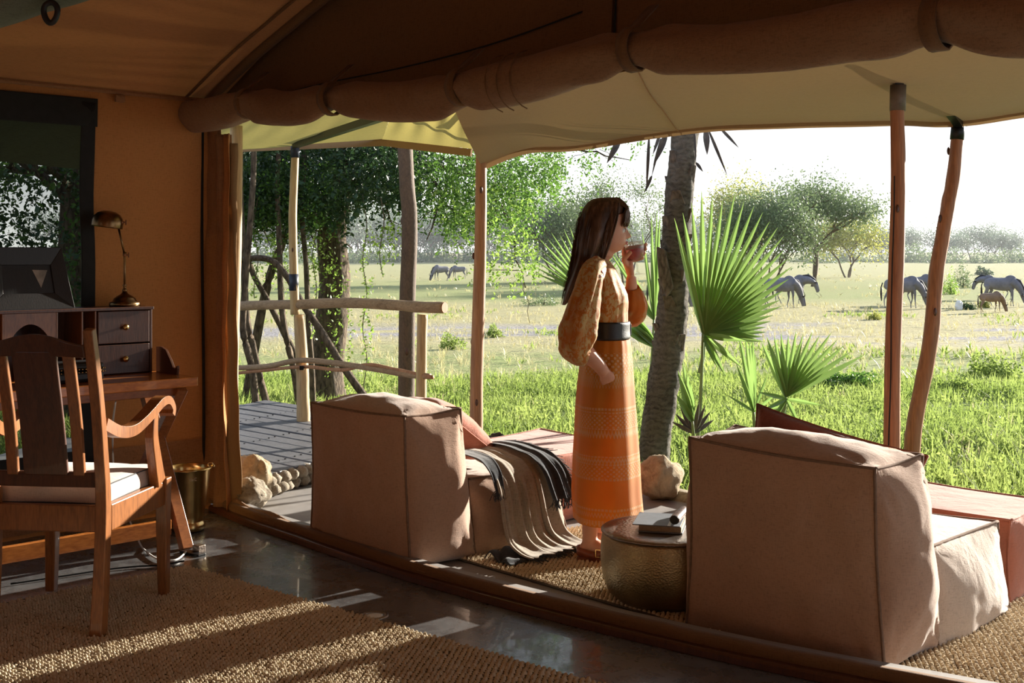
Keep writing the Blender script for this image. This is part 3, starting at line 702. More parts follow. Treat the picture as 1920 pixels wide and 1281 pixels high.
# rolled blind hanging under the roof at the upper left
rb = thing('rolled_blind', 'grey-green rolled canvas blind hanging under the roof at the upper left corner', 'blind', P(0, -5, 3.4))
m_ = MB(); a_, b_ = P(-260, 70, 3.3), P(420, -125, 3.6); m_.tube([a_.lerp(b_, i / 24) for i in range(25)], .082, 16, mod=lambda i, a: 1 + .05 * math.sin(a * 3 + i * .3) + .03 * math.sin(a * 7 + i)); m_.build('roll', M['canvas_grey'], rb, smooth=True)
m_ = MB(); c_ = P(95, 24, 3.37); m_.tube([c_ + Vector((.020 * math.sin(a) * (1 + .2 * math.cos(a)), 0, .030 * math.cos(a))) for a in np.linspace(0, 6.283, 20)], .009, 8, cap=False, up=(0, 1, 0)); m_.build('loop', M['leather_black'], rb, smooth=True)
m_ = MB()
for px in (60, -180): 
    c_ = a_.lerp(b_, (px + 260) / 680); w__ = (Vector((c_.x, c_.y, 0)) - Vector((CX, CY, 0))).dot(UD); m_.bar(c_ + Vector((0, 0, .08)), Vector((c_.x, c_.y, roofz(w__) - .02)), .03, .004)
m_.build('hanger', M['canvas_grey'], rb)['kind'] = 'stuff'
# ================================================================= desk (campaign desk on crossed legs)
DU0, DU1, DS0, DS1, DZ = .03, .61, .40, 2.0, .78
def Tb(mb, w0, w1, s0, s1, z0, z1):   # box in the tent frame
    q = [T(w0, s0, z0), T(w1, s0, z0), T(w1, s1, z0), T(w0, s1, z0)]; return mb.prism(q, (0, 0, z1 - z0))
dk_ = thing('writing_desk', 'polished orange-brown wooden desk on crossed legs with small drawers on top', 'desk', T(.3, 1.1, 0))
mb = MB(); Tb(mb, DU0, DU1, DS0, DS1, DZ - .045, DZ); mb.build('desktop', M['desk_top'], dk_, bevel=.004)
mb = MB(); Tb(mb, DU0 + .05, DU1 - .05, DS0 + .05, DS1 - .05, DZ - .085, DZ - .045); mb.build('apron', M['desk_wood'], dk_, bevel=.003)
for s_ in (.55, 1.80):
    for (a, b) in (((.58, DZ - .05), (.10, 0)), ((.28, DZ - .05), (.72, 0))):
        sh = .0 if a[0] > .5 else .045
        mb = MB(); mb.bar(T(a[0], s_ - .08 + sh, a[1]), T(b[0], s_ + (.02 if sh == 0 else -.035), b[1]), .042, .055, VD); mb.build('leg', M['desk_wood'], dk_, bevel=.003)
    mb = MB(); c = T(.44, s_ - .02, .36); mb.tube([c - VD * .06, c + VD * .05], .010, 10); mb.build('bolt', M['brass'], dk_, smooth=True)
mb = MB(); mb.bar(T(.665, .57, .105), T(.665, 1.9, .105), .03, .07); mb.build('stretcher', M['desk_top'], dk_, bevel=.003)
# upper case: carcass boards, dividers, drawers
BS0, BS1, BU0, BU1, BZ0, BZ1 = .455, 1.86, .03, .247, DZ, 1.105
Tbx = lambda nm, a, m='oak_dark', p=None, bv=.002: (lambda q: (Tb(q, *a), q.build(nm, M[m], p or dk_, bevel=bv))[1])(MB())
Tbx('case_top', (BU0, BU1 + .008, BS0 - .006, BS1, BZ1 - .014, BZ1))
Tbx('case_side', (BU0, BU1, BS0, BS0 + .012, BZ0, BZ1 - .014)); Tbx('case_side', (BU0, BU1, BS1 - .012, BS1, BZ0, BZ1 - .014))
Tbx('case_back', (BU0, BU0 + .01, BS0, BS1, BZ0, BZ1 - .014))
for s_ in (.735, .80, .92, 1.165, 1.29): Tbx('divider', (BU0 + .01, BU1 - .004, s_, s_ + .009, BZ0, BZ1 - .014), 'oak')
for z0, z1 in ((.985, .993), (.80, .985)): pass
for z0, z1 in ((BZ0 + .004, .925), (.931, BZ1 - .017)):
    d_ = Tbx('drawer', (BU1 - .06, BU1 + .003, BS0 + .016, .731, z0, z1), 'oak_dark', None, .003)
    mb = MB(); c = T(BU1, (BS0 + .747) / 2, (z0 + z1) / 2); Mx = Matrix((VD, Vector((0, 0, 1)), UD)).transposed()
    mb.lathe([(.006, 0), (.006, .008), (.013, .014), (.016, .022), (.012, .030), (.002, .032)], c, 14, Mx); mb.build('knob', M['brass'], d_, smooth=True)
# arched fascia of the middle pigeonhole
pts = [(0, 0), (0, .0)]; poly = []
s0_, s1_ = .93, 1.165
arc = [(s0_, .955), (s0_ + .02, .958)] + [(lerp(s0_ + .03, s1_ - .03, t_), .965 + .075 * math.sin(math.pi * t_) ** .7) for t_ in np.linspace(0, 1, 14)] + [(s1_, .955), (s1_, 1.09), (s0_, 1.09)]
mb = MB(); mb.prism([T(BU1 - .012, s_, z_) for s_, z_ in arc], UD * .008); mb.build('arched_fascia', M['oak'], dk_)
Tbx('shelf', (BU0 + .01, BU1 - .01, .92, 1.29, .945, .953), 'oak')
# scrolled gallery rail at the desk end
prof = [(.247, 0), (.247, .125), (.30, .128), (.35, .115), (.40, .07), (.43, .035), (.455, .03), (.475, .045), (.48, .03), (.472, .0)]
mb = MB(); mb.prism([T(u_ * .95 + .01, .42, DZ + z_) for u_, z_ in prof], VD * .014); mb.build('side_gallery', M['oak_dark'], dk_, bevel=.002, smooth=False)
# loose things on the desk
tb = thing('studded_box', 'low black leather box with rows of bright studs lying on the desk', 'box', T(.42, .86, DZ))
mb = MB(); Tb(mb, .30, .48, .80, 1.06, DZ + .002, DZ + .05); mb.build('body', M['leather_black'], tb, bevel=.014)
mb = MB(); Tb(mb, .298, .482, .798, 1.062, DZ + .052, DZ + .088); mb.build('lid', M['leather_black'], tb, bevel=.016)
mb = MB()
for k in range(16):
    for z_ in (.046, .060): mb.ball(T(.486, .81 + k * .0160, DZ + z_), .0038, 6, 4)
for k in range(9):
    for z_ in (.046, .060): mb.ball(T(.31 + k * .02, .794, DZ + z_), .0038, 6, 4)
mb.build('studs', M['brass'], tb, smooth=True)['kind'] = 'stuff'
nb = thing('notebook', 'thin book leaning inside the left pigeonhole of the desk', 'book', T(.2, 1.24, .96))
mb = MB(); mb.prism([T(.08, 1.175, .955), T(.225, 1.175, .955), T(.225, 1.205, 1.05), T(.08, 1.205, 1.05)], VD * .012); mb.build('cover', M['paper'], nb)
# picture frame
pfz = BZ1 + .002
fr = thing('picture_frame', 'wide dark wooden picture frame leaning on top of the desk', 'picture frame', T(.16, 1.05, pfz))
tl = R(12); Cx = T(.20, 1.03, pfz)
def fp(a, b, k=0): return Cx + VD * a + Vector((0, 0, 1)) * (b * math.cos(tl)) - UD * (b * math.sin(tl)) + UD * k
def quad_(nm, a0, a1, a2, a3, m): pass
ow, oh, iw0, iw1, ih0, ih1 = .165, .265, -.105, .07, .065, .19
O = [(-.20, 0), (.21, 0), (.20, oh + .03), (-.16, oh + .03)]; I = [(-.115, .075), (.12, .075), (.12, .21), (-.105, .21)]
for k in range(4):
    a, b = O[k], O[(k + 1) % 4]; c, d_ = I[(k + 1) % 4], I[k]
    mb = MB(); mb.prism([fp(*a, .022), fp(*b, .022), fp(*c, .010), fp(*d_, .010)], -UD * .02); mb.build('frame_side', M['black_wood'], fr, bevel=.002)
mb = MB(); mb.prism([fp(*q, .002) for q in I], -UD * .004); mb.build('backing', M['black_wood'], fr)
mb = MB(); mb.prism([fp(-.09, .185, .004), fp(-.02, .187, .004), fp(-.055, .10, .004)], -UD * .001); mb.build('photograph', M['photo'], fr)
# lamp
lc = T(.155, .555, BZ1)
lm = thing('desk_lamp', 'small bronze desk lamp with a half-dome shade on an angled arm', 'lamp', lc)
mb = MB(); mb.lathe([(.072, 0), (.074, .012), (.072, .022), (.058, .026), (.052, .040), (.030, .056), (.018, .062), (.012, .072)], lc, 32); mb.build('base', M['brass_dark'], lm, smooth=True)
mb = MB(); mb.lathe([(.010, .07), (.013, .082), (.007, .09), (.007, .1), (.011, .105), (.0055, .112), (.0055, .25), (.009, .256), (.009, .268), (.003, .27)], lc, 14); mb.build('stem', M['brass_dark'], lm, smooth=True)
rt = Vector((1, 0, 0))
j0 = lc + Vector((0, 0, .255)); j1 = lc + Vector((-.035, .0, .41))
mb = MB(); mb.tube([j0, j1], .0052, 10); mb.build('arm', M['brass_dark'], lm, smooth=True)
for jj in (j0, j1 + Vector((.022, 0, .006))):
    mb = MB(); mb.ball(jj, .010, 10, 8); mb.tube([jj, jj + rt * .018], .004, 8); mb.ball(jj + rt * .02 + Vector((0, 0, .005)), (.004, .004, .009), 8, 6); mb.ball(jj + rt * .02 - Vector((0, 0, .005)), (.004, .004, .009), 8, 6); mb.build('wing_nut', M['oak'], lm, smooth=True)
mb = MB(); Ms = Matrix.Rotation(R(8), 3, 'Y')
sc_ = j1 + Vector((-.052, 0, -.012))
mb.lathe([(.073, -.006), (.074, 0), (.074, .022), (.068, .044), (.053, .062), (.030, .073), (.004, .076)], sc_, 28, Ms, cap=False); mb.build('shade', M['brass_dark'], lm, smooth=True, solid=.002)
mb = MB(); mb.tube([j1, j1 + Vector((.02, 0, .004))], .006, 8); mb.tube([sc_ + Vector((.06, 0, .03)), j1 + Vector((.016, 0, .004))], .006, 8); mb.build('shade_bracket', M['brass_dark'], lm, smooth=True)

# ================================================================= brass bucket
bc = Vector((-1.60, 5.66, 0))
bk = thing('brass_bucket', 'tall brass bucket with a rolled rim standing on the floor beside the desk', 'bucket', bc)
mb = MB(); mb.lathe([(.055, .003), (.078, .004), (.084, .016), (.084, .034), (.076, .046), (.074, .052), (.080, .08), (.108, .30), (.114, .305), (.116, .311), (.112, .316), (.105, .310), (.100, .29), (.075, .07), (.01, .06)], bc, 40); mb.build('body', M['brass'], bk, smooth=True)
for sg in (-1, 1):
    mb = MB(); e_ = bc + Vector((sg * .112, 0, .318)); mb.lathe([(.010, -.005), (.014, -.005), (.014, .005), (.010, .005), (.010, -.005)], e_ + Vector((0, 0, .006)), 12, Matrix.Rotation(R(90), 3, 'X'), cap=False); mb.ball(e_ + Vector((sg * .014, 0, .0)), .008, 8, 6); mb.build('handle_lug', M['brass'], bk, smooth=True)
mb = MB(); mb.tube([bc + Vector((.112 * math.cos(a), .02 + .10 * math.sin(a), .318 - .03 * math.sin(a))) for a in np.linspace(0, math.pi, 20)], .004, 6); mb.build('handle', M['brass'], bk, smooth=True)
mb = MB()   # small stamped mark below the rim
for k, (dx, sh_) in enumerate(((-.016, 'O'), (-.004, 'N'), (.008, 'C'))):
    a0 = R(-60) + dx / .1; 
    def bp(a, z): rr_ = lerp(.080, .108, (z - .08) / .22) + .0008; return bc + Vector((rr_ * math.cos(a), rr_ * math.sin(a), z))
    strokes = {'O': [[(0, 0), (.008, 0), (.008, .012), (0, .012), (0, 0)]], 'N': [[(0, 0), (0, .012), (.008, 0), (.008, .012)]], 'C': [[(.008, 0), (0, 0), (0, .012), (.008, .012)]]}[sh_]
    for st in strokes: mb.tube([bp(a0 + x_ / .1, .262 + z_) for x_, z_ in st], .0009, 4)
mb.build('stamped_mark', M['white'], bk)['kind'] = 'stuff'
# adaptor box and cable by the desk foot
ad = thing('power_adaptor', 'small silver adaptor box on the floor at the desk foot', 'adaptor', G(373, 1036))
c = G(373, 1036) ; Rz = Matrix.Rotation(R(-35), 3, 'Z')
mb = MB(); mb.box(c + Vector((0, 0, .018)), (.045, .04, .034), Rz); mb.build('case', M['bronze_top'], ad, bevel=.003)
mb = MB(); mb.box(c + Vector((-.02, -.03, .005)), (.13, .045, .010), Rz); mb.build('cable_plate', M['iron'], ad, bevel=.003)
mb = MB(); mb.tube(smooth_path([c + Vector((-.05, -.03, .01)), G(330, 1050, .01), G(300, 1050, .01), G(275, 1035, .01), G(258, 1010, .02), T(.20, .62, .25), T(.12, .60, .50), T(.2, .62, .66), T(.04, .55, .74)]), .0045, 6); tag(mb.build('lamp_cable', M['white'], smooth=True, org=G(300, 1050)), 'thin pale cable running from the desk down to the floor', 'cable')
mb = MB(); mb.tube(smooth_path([G(345, 1052, .008), G(300, 1060, .008), G(260, 1062, .008), G(200, 1068, .008), G(120, 1080, .008), G(20, 1095, .008)]), .004, 6); tag(mb.build('floor_cable', M['black'], smooth=True, org=G(200, 1068)), 'black cable lying on the floor under the desk stretcher', 'cable')
# floor light
fl_ = thing('floor_spotlight', 'round recessed spotlight set in the dark floor beside the rug', 'spotlight', G(703, 1155))
mb = MB(); mb.lathe([(.052, .0), (.052, .003), (.044, .0045), (.036, .0035), (.036, .001)], G(703, 1155), 28, cap=False); mb.build('ring', M['bronze_top'], fl_, smooth=True)
mb = MB(); mb.lathe([(.036, .0012), (.02, .0025), (.001, .003)], G(703, 1155), 24); mb.build('lens', M['white'], fl_, smooth=True)

# ================================================================= armchair at the desk
ch = thing('wooden_armchair', 'oak armchair with slatted back and scrolled arms facing the desk', 'chair', (-1.666, 4.12, 0))
fw = Vector((.110, .994, 0)).normalized(); rtv = Vector((fw.y, -fw.x, 0))
def C(x, y, z): return Vector((-1.666, 4.12, 0)) + rtv * x + fw * y + Vector((0, 0, z))
def beam(nm, pts, w, t, m=M['oak'], ax=None, k=6, par=ch, bv=.004):
    """bar with rectangular section through points; w along chair x, t along y"""
    sp = smooth_path(pts, k); m_ = MB(); n = len(sp)
    ww = w if hasattr(w, '__len__') else (w, w); tt = t if hasattr(t, '__len__') else (t, t)
    for i, p in enumerate(sp):
        f_ = i / (n - 1); a = rtv if ax is None else ax; d = (sp[min(i + 1, n - 1)] - sp[max(i - 1, 0)]).normalized(); b = a.cross(d).normalized()
        hw = lerp(ww[0], ww[1], f_) / 2; ht = lerp(tt[0], tt[1], f_) / 2
        m_.v += [tuple(p + a * hw + b * ht), tuple(p - a * hw + b * ht), tuple(p - a * hw - b * ht), tuple(p + a * hw - b * ht)]
    for i in range(n - 1):
        for j in range(4): m_.f.append((4 * i + j, 4 * i + (j + 1) % 4, 4 * i + 4 + (j + 1) % 4, 4 * i + 4 + j))
    m_.f += [(3, 2, 1, 0), (4 * n - 4, 4 * n - 3, 4 * n - 2, 4 * n - 1)]
    return m_.build(nm, m, par, bevel=bv)
for sg in (-1, 1):
    beam('rear_post', [C(sg * .205, -.035, .008), C(sg * .205, -.01, .22), C(sg * .207, 0, .46), C(sg * .210, -.02, .62), C(sg * .213, -.06, .85), C(sg * .214, -.12, 1.10)], (.046, .036), (.05, .034))
    beam('front_leg', [C(sg * .235, .46, .010), C(sg * .232, .462, .22), C(sg * .232, .462, .475)], (.036, .05), (.036, .05))
    beam('side_rail', [C(sg * .214, .02, .415), C(sg * .23, .45, .415)], .03, .095)
    beam('arm', [C(sg * .212, -.02, .755), C(sg * .224, .07, .715), C(sg * .238, .16, .71), C(sg * .246, .27, .745), C(sg * .25, .37, .785), C(sg * .25, .43, .785), C(sg * .25, .465, .75), C(sg * .25, .455, .725)], (.038, .058), (.045, .026))
    beam('arm_support', [C(sg * .246, .33, .755), C(sg * .244, .325, .66), C(sg * .240, .36, .56), C(sg * .236, .40, .465)], (.034, .038), (.036, .07))
    beam('back_slat', [C(sg * .125, -.012, .57), C(sg * .125, -.035, .75), C(sg * .125, -.075, .93), C(sg * .125, -.10, 1.02)], .042, .018)
beam('splat', [C(0, -.012, .57), C(0, -.04, .75), C(0, -.08, .93), C(0, -.10, 1.02)], .165, .014, M['oak_dark'])
beam('lower_back_rail', [C(-.195, -.008, .555), C(0, .0, .553), C(.195, -.008, .555)], .055, .022, M['oak_dark'], Vector((0, 0, 1)))
beam('rear_rail', [C(-.19, .0, .415), C(.19, .0, .415)], .095, .03, M['oak'], Vector((0, 0, 1)))
beam('front_rail', [C(-.215, .465, .415), C(.215, .465, .415)], .095, .03, M['oak'], Vector((0, 0, 1)))
m_ = MB(); N_ = 20; top = []; 
for i in range(N_ + 1):
    x_ = lerp(-.197, .197, i / N_); q = abs(x_) / .197; zt = 1.062 + .018 * math.cos(q * math.pi) ; zb = 1.003 - .004 * q; yb = -.115 + .02 * (1 - q * q)
    for (y_, z_) in ((yb - .002, zt), (yb + .022, zt), (yb + .036, zb), (yb + .012, zb)): m_.v.append(tuple(C(x_, y_ - .018, z_)))
for i in range(N_):
    for j in range(4): m_.f.append((4 * i + j, 4 * i + (j + 1) % 4, 4 * i + 4 + (j + 1) % 4, 4 * i + 4 + j))
m_.f += [(3, 2, 1, 0), (4 * N_, 4 * N_ + 1, 4 * N_ + 2, 4 * N_ + 3)]; m_.build('crest_rail', M['oak_dark'], ch, bevel=.004)
m_ = MB(); m_.prism([C(-.205, .02, .44), C(.205, .02, .44), C(.222, .45, .44), C(-.222, .45, .44)], (0, 0, .018)); m_.build('seat', M['oak_dark'], ch)
# ================================================================= soft block: puffy hexahedron with seams
def hexa(c8, puff, n=16, earr=.0, seed=0, wr=.006, nz_s=6):
    """c8: bottom 4 (a,b,c,d) then top 4; faces -> dict of outward bulge. returns MB surface and edge curves"""
    c8 = [Vector(c) for c in c8]; cen = sum(c8, Vector()) / 8
    fc = {'bottom': (3, 2, 1, 0), 'top': (4, 5, 6, 7), 's0': (0, 1, 5, 4), 's1': (1, 2, 6, 5), 's2': (2, 3, 7, 6), 's3': (3, 0, 4, 7)}
    def edge_sag(p, q, t):      # seams sag slightly between corners
        s_ = math.sin(math.pi * t); return Vector((0, 0, 0))
    m_ = MB()
    for nm, (a, b, c, d) in fc.items():
        A, B, C_, D = c8[a], c8[b], c8[c], c8[d]; nn = ((B - A).cross(D - A) + (C_ - B).cross(D - C_) * -1).normalized()
        fcn = (A + B + C_ + D) / 4
        if nn.dot(fcn - cen) < 0: nn = -nn
        pf_ = puff.get(nm, .02)
        def f(u, v):
            p = (A.lerp(B, u)).lerp(D.lerp(C_, u), v)
            su = math.sin(math.pi * u); sv = math.sin(math.pi * v)
            k = (max(0, su) ** .55) * (max(0, sv) ** .55)
            edge = max(0, su * sv) ** .2
            w_ = wr * (noise.noise(p * nz_s + Vector((seed, 0, 0))) + .6 * noise.noise(p * nz_s * 2.4 + Vector((seed, 3, 0))))
            # creases running in from the corners
            cr = 0
            for (cu, cv) in ((0, 0), (1, 0), (0, 1), (1, 1)):
                du_, dv_ = abs(u - cu), abs(v - cv); rr_ = math.hypot(du_, dv_); ang = math.atan2(dv_, du_ + 1e-6)
                cr += math.sin(ang * 9 + seed + cu * 3 + cv) * math.exp(-(rr_ / .22) ** 2) * .012 * min(1, rr_ * 12)
            sag = (1 - su * .0)
            q = p + nn * (pf_ * k + (w_ + cr * (.5 + 12 * abs(pf_))) * edge)
            # seam edges draw in towards the middle of the block between the corners
            q += (cen - q) * (.035 * (1 - (1 - su) * (1 - sv)) * (1 - edge * .0) * (1 - k))
            return q
        m_.grid(f, n, n)
    def edge(i, j):
        out = []
        for k in range(n + 1):
            t_ = k / n; p = c8[i].lerp(c8[j], t_); s_ = math.sin(math.pi * t_); q = p + (cen - p) * (.035 * s_)
            out.append(q)
        out[0] = c8[i]; out[-1] = c8[j]; return out
    return m_, edge
def softbuild(c8, puff, nm, m, par, edges=(), pm=None, seed=0, n=16, pr=.0055, wr=.006, pname='piping'):
    m_, ed = hexa(c8, puff, n, seed=seed, wr=wr)
    o = m_.build(nm, m, par, smooth=True)
    for (i, j) in edges:
        e_ = MB(); e_.tube([p + Vector((.002 * nz(k * .7, seed), .002 * nz(k * .7, seed, 3), 0)) for k, p in enumerate(ed(i, j))], pr, 6); e_.build(pname, pm or m, o, smooth=True)
    return o
ALL = ((0, 1), (1, 2), (2, 3), (3, 0), (4, 5), (5, 6), (6, 7), (7, 4), (0, 4), (1, 5), (2, 6), (3, 7))
def lounge(N, wdir, fdir, wid, label, hgt, hfar, seed, m1, m2, depth=.90, group=None):
    N = Vector((N[0], N[1], 0)); L_ = -Vector(wdir).normalized(); Fd = Vector(fdir).normalized(); up = Vector((0, 0, 1))
    th = thing('beanbag_armchair', label, 'armchair', N + L_ * wid / 2 + Fd * .4, group)
    q = lambda l, f, z: N + L_ * l + Fd * f + up * z
    # backrest block: 0 near-back,1 far-back,2 far-front,3 near-front (bottom), top 4..7
    bb = [q(0, 0, .0), q(wid, 0, .0), q(wid, .34, .0), q(-.015, .36, .0), q(.03, -.01, hgt), q(wid - .02, -.01, hfar), q(wid - .03, .27, hfar + .015), q(.01, .29, hgt + .01)]
    softbuild(bb, {'s0': .03, 'top': .05, 's2': .035, 's3': .08, 's1': .06}, 'backrest', m1, th, ((0, 4), (1, 5), (4, 5), (4, 7), (5, 6), (7, 6), (3, 7)), M['linen_seam'], seed, 26, .0055, .013)
    ss_ = [q(-.02, .36, .0), q(wid, .34, .0), q(wid + .01, depth + .02, .0), q(-.03, depth + .04, .0), q(.0, .33, .355), q(wid - .02, .30, .36), q(wid - .02, depth, .335), q(.01, depth + .02, .34)]
    # order: s0 back,s1 far,s2 front,s3 near
    softbuild(ss_, {'top': .065, 's2': .06, 's3': .075, 's1': .06, 's0': .01}, 'seat', m2, th, ((4, 7), (7, 6), (3, 7), (2, 6), (5, 6)), M['linen_seam'], seed + 4, 26, .0055, .012)
    return th, q
la, ql = lounge((-.435, 4.915), (.69, -.722, 0), (.73, .684, 0), .76, 'pale pink linen beanbag armchair with a throw, left of the woman', .665, .66, 1.3, M['linen'], M['linen'])
ra, qr = lounge((1.205, 3.70), (.765, -.644, 0), (.70, .714, 0), .745, 'large pinkish linen beanbag armchair in the right foreground', .665, .695, 4.1, M['linen'], M['linen_light'], .92)
def pouf(N, label, seed, L=.70, W=.70, H=.345):
    N = Vector((N[0], N[1], 0)); A = -UD; B = -VD; up = Vector((0, 0, 1)); th = thing('floor_pouf', label, 'pouf', N + A * L / 2 + B * W / 2)
    q = lambda a, b, z: N + A * a + B * b + up * z
    c8 = [q(0, 0, .0), q(L, 0, .0), q(L, W, .0), q(0, W, .0), q(.0, .0, H), q(L - .01, .01, H - .01), q(L, W, H), q(.01, W - .01, H)]
    softbuild(c8, {'top': .055, 's0': .05, 's1': .05, 's2': .05, 's3': .05}, 'cover', M['terracotta'], th, ((4, 5), (5, 6), (6, 7), (7, 4), (0, 4)), M['terracotta'], seed, 20, .005, .01)
    return th
pouf((.14, 5.72), 'terracotta fabric floor pouf between the left armchair and the woman', 2)
pouf((1.93, 4.44), 'terracotta fabric floor pouf in front of the right armchair', 5, .80, .50, .33)
def cushion(c, ex, ey, w, h, th_, label, m, seed, nm='scatter_cushion'):
    ex = Vector(ex).normalized(); ey = (Vector(ey) - ex * Vector(ey).dot(ex)).normalized(); ez = ex.cross(ey); c = Vector(c)
    m_ = MB()
    def f(sg):
        def g(u, v):
            a = u * 2 - 1; b = v * 2 - 1; r_ = (1 - abs(a) ** 2.6) * (1 - abs(b) ** 2.6)
            pin = 1 - .07 * (1 - abs(a) ** 2) * abs(b) ** 3; pin2 = 1 - .07 * (1 - abs(b) ** 2) * abs(a) ** 3
            p = c + ex * (a * w / 2 * pin2) + ey * (b * h / 2 * pin) + ez * sg * (th_ / 2 * max(0, r_) ** .5)
            wv = .008 * noise.noise(Vector((a * 2.5 + seed, b * 2.5, sg))) + .007 * math.sin(math.atan2(b, a) * 14 + seed) * max(0, (abs(a * b)) ** 1.5) * (1 if r_ > 0 else 0)
            return p + ez * sg * wv * (1 if r_ > 1e-4 else 0)
        return g
    m_.grid(f(1), 24, 24); m_.grid(f(-1), 24, 24)
    th2 = thing(nm, label, 'cushion', c)
    o = m_.build('cover', m, th2, smooth=True)
    e_ = MB(); e_.tube([c + ex * (a * w / 2) * (1 - .07 * (1 - abs(b) ** 2) * abs(a) ** 3) + ey * (b * h / 2) * (1 - .07 * (1 - abs(a) ** 2) * abs(b) ** 3) for a, b in [(x_, -1) for x_ in np.linspace(-1, 1, 12)] + [(1, x_) for x_ in np.linspace(-1, 1, 12)] + [(x_, 1) for x_ in np.linspace(1, -1, 12)] + [(-1, x_) for x_ in np.linspace(1, -1, 12)]], .004, 5, cap=False)
    e_.build('seam', m, th2, smooth=True)
    return th2
cushion((-.335, 5.53, .525), (.23, .20, -.225), (-.69, .72, 0), .44, .42, .20, 'plump terracotta cushion lying against the left armchair backrest', M['terracotta'], 1)
cushion(qr(.40, .37, .515), (-.78, .60, .20), (-.05, .10, 1), .66, .42, .13, 'dark rust cushion propped upright behind the right armchair backrest', M['rust'], 2)
# seat cushion of the desk chair
hc = [C(-.2, .03, .459), C(.2, .03, .459), C(.215, .45, .459), C(-.215, .45, .459), C(-.2, .03, .525), C(.2, .03, .525), C(.215, .45, .525), C(-.215, .45, .525)]
sc2 = thing('seat_cushion', 'pale pink boxed seat cushion lying on the wooden armchair', 'cushion', C(0, .24, .46))
softbuild(hc, {'top': .03, 's0': .012, 's1': .012, 's2': .012, 's3': .012}, 'cover', M['cushion_pale'], sc2, ((4, 5), (5, 6), (6, 7), (7, 4), (0, 1), (1, 2), (2, 3), (3, 0)), M['throw_dark'], 3, 12, .0025, .003)

# ================================================================= throw over the left armchair
tw = thing('throw_blanket', 'beige fringed throw draped over the side of the left armchair onto the rug', 'blanket', ql(-.08, .6, 0))
prof_l = [(.34, .395), (.22, .425), (.10, .425), (.03, .405), (-.03, .385), (-.075, .33), (-.095, .24), (-.105, .14), (-.13, .07), (-.20, .035), (-.27, .028)]
def drape(f0, f1, g0, g1, prof, amp, ph, a0=0, a1=1, freq=3.2):
    spp = smooth_path([Vector((l, z, 0)) for l, z in prof], 4); n_ = len(spp)
    def f(u, v):
        t_ = lerp(a0, a1, u) * (n_ - 1); k = min(int(t_), n_ - 2); p = spp[k].lerp(spp[k + 1], t_ - k)
        ff = lerp(lerp(f0, f1, v), lerp(g0, g1, v), u ** 1.4)
        w_ = amp * (.35 + .9 * u) * (math.sin(v * 2 * math.pi * freq + ph + u * 1.5) + .4 * math.sin(v * 2 * math.pi * freq * 2.3 + ph * 2 - u)) 
        edge = min(1, max(0, (p.x + .03) / -.08)) 
        return ql(p.x - abs(w_) * edge * .9 - .004, ff + .3 * w_ * edge, max(.016, p.y + (w_ * .35 + amp * .35) * (1 - edge)) + .006)
    return f
mb = MB(); mb.grid(drape(.40, .68, .42, .84, prof_l, .026, .4), 60, 50); mb.build('cloth', M['throw'], tw, smooth=True, solid=.004)
prof2 = [(.36, .41), (.22, .445), (.10, .445), (.03, .43), (-.04, .41), (-.10, .35), (-.13, .25), (-.15, .16)]
mb = MB(); mb.grid(drape(.62, .76, .72, .86, prof2, .014, 2.0, 0, .9, 1.6), 44, 34); mb.build('dark_fold', M['throw_dark'], tw, smooth=True, solid=.004)
prof3 = [(.30, .42), (.15, .44), (.05, .435), (-.02, .42), (-.07, .37), (-.09, .30)]
mb = MB(); mb.grid(drape(.36, .47, .40, .45, prof3, .008, 1.0, 0, 1, .8), 30, 16); mb.build('dark_edge', M['throw_dark'], tw, smooth=True, solid=.004)
mb = MB(); random.seed(9)
def fr_line(fn, u, n_, L, down, k=1):
    for i in range(n_):
        v = i / (n_ - 1); p = fn(u, v); d_ = Vector((random.gauss(0, .3), random.gauss(0, .3), -1 if down else 0)); d_ = (d_ + (Vector((.7, -.5, -.2)) * (0 if down else 1))).normalized()
        m1 = p + d_ * L * .5 + Vector((random.gauss(0, .004), random.gauss(0, .004), 0)); m2 = p + d_ * L * random.uniform(.7, 1.1); m1.z = max(m1.z, .014); m2.z = max(m2.z, .014)
        mb.tube([p, m1, m2], .0016, 4, cap=False)
f2 = drape(.62, .76, .72, .86, prof2, .014, 2.0, 0, .9, 1.6); fr_line(f2, 1, 70, .05, True)
for v in (1,):
    for i in range(80):
        p = f2(i / 79, 1); q_ = p + Vector((random.uniform(.01, .04), random.uniform(.0, .03), random.uniform(-.03, .0))); mb.tube([p, q_], .0015, 4, cap=False)
fr_line(drape(.40, .68, .42, .84, prof_l, .026, .4), 1, 90, .05, False)
f3 = drape(.36, .47, .40, .45, prof3, .008, 1.0, 0, 1, .8); fr_line(f3, 1, 40, .05, True)
mb.build('fringe', M['throw_dark'], tw)['kind'] = 'stuff'
mb = MB(); mb.grid(lambda a, b: ql(-.11 - .16 * a, .33 + .26 * b, .022 + .03 * abs(math.sin(a * 5 + b * 9)) * (1 - a) + .02 * nz(a * 3, b * 4)), 20, 24); mb.build('dark_end', M['throw_dark'], tw, smooth=True, solid=.004)

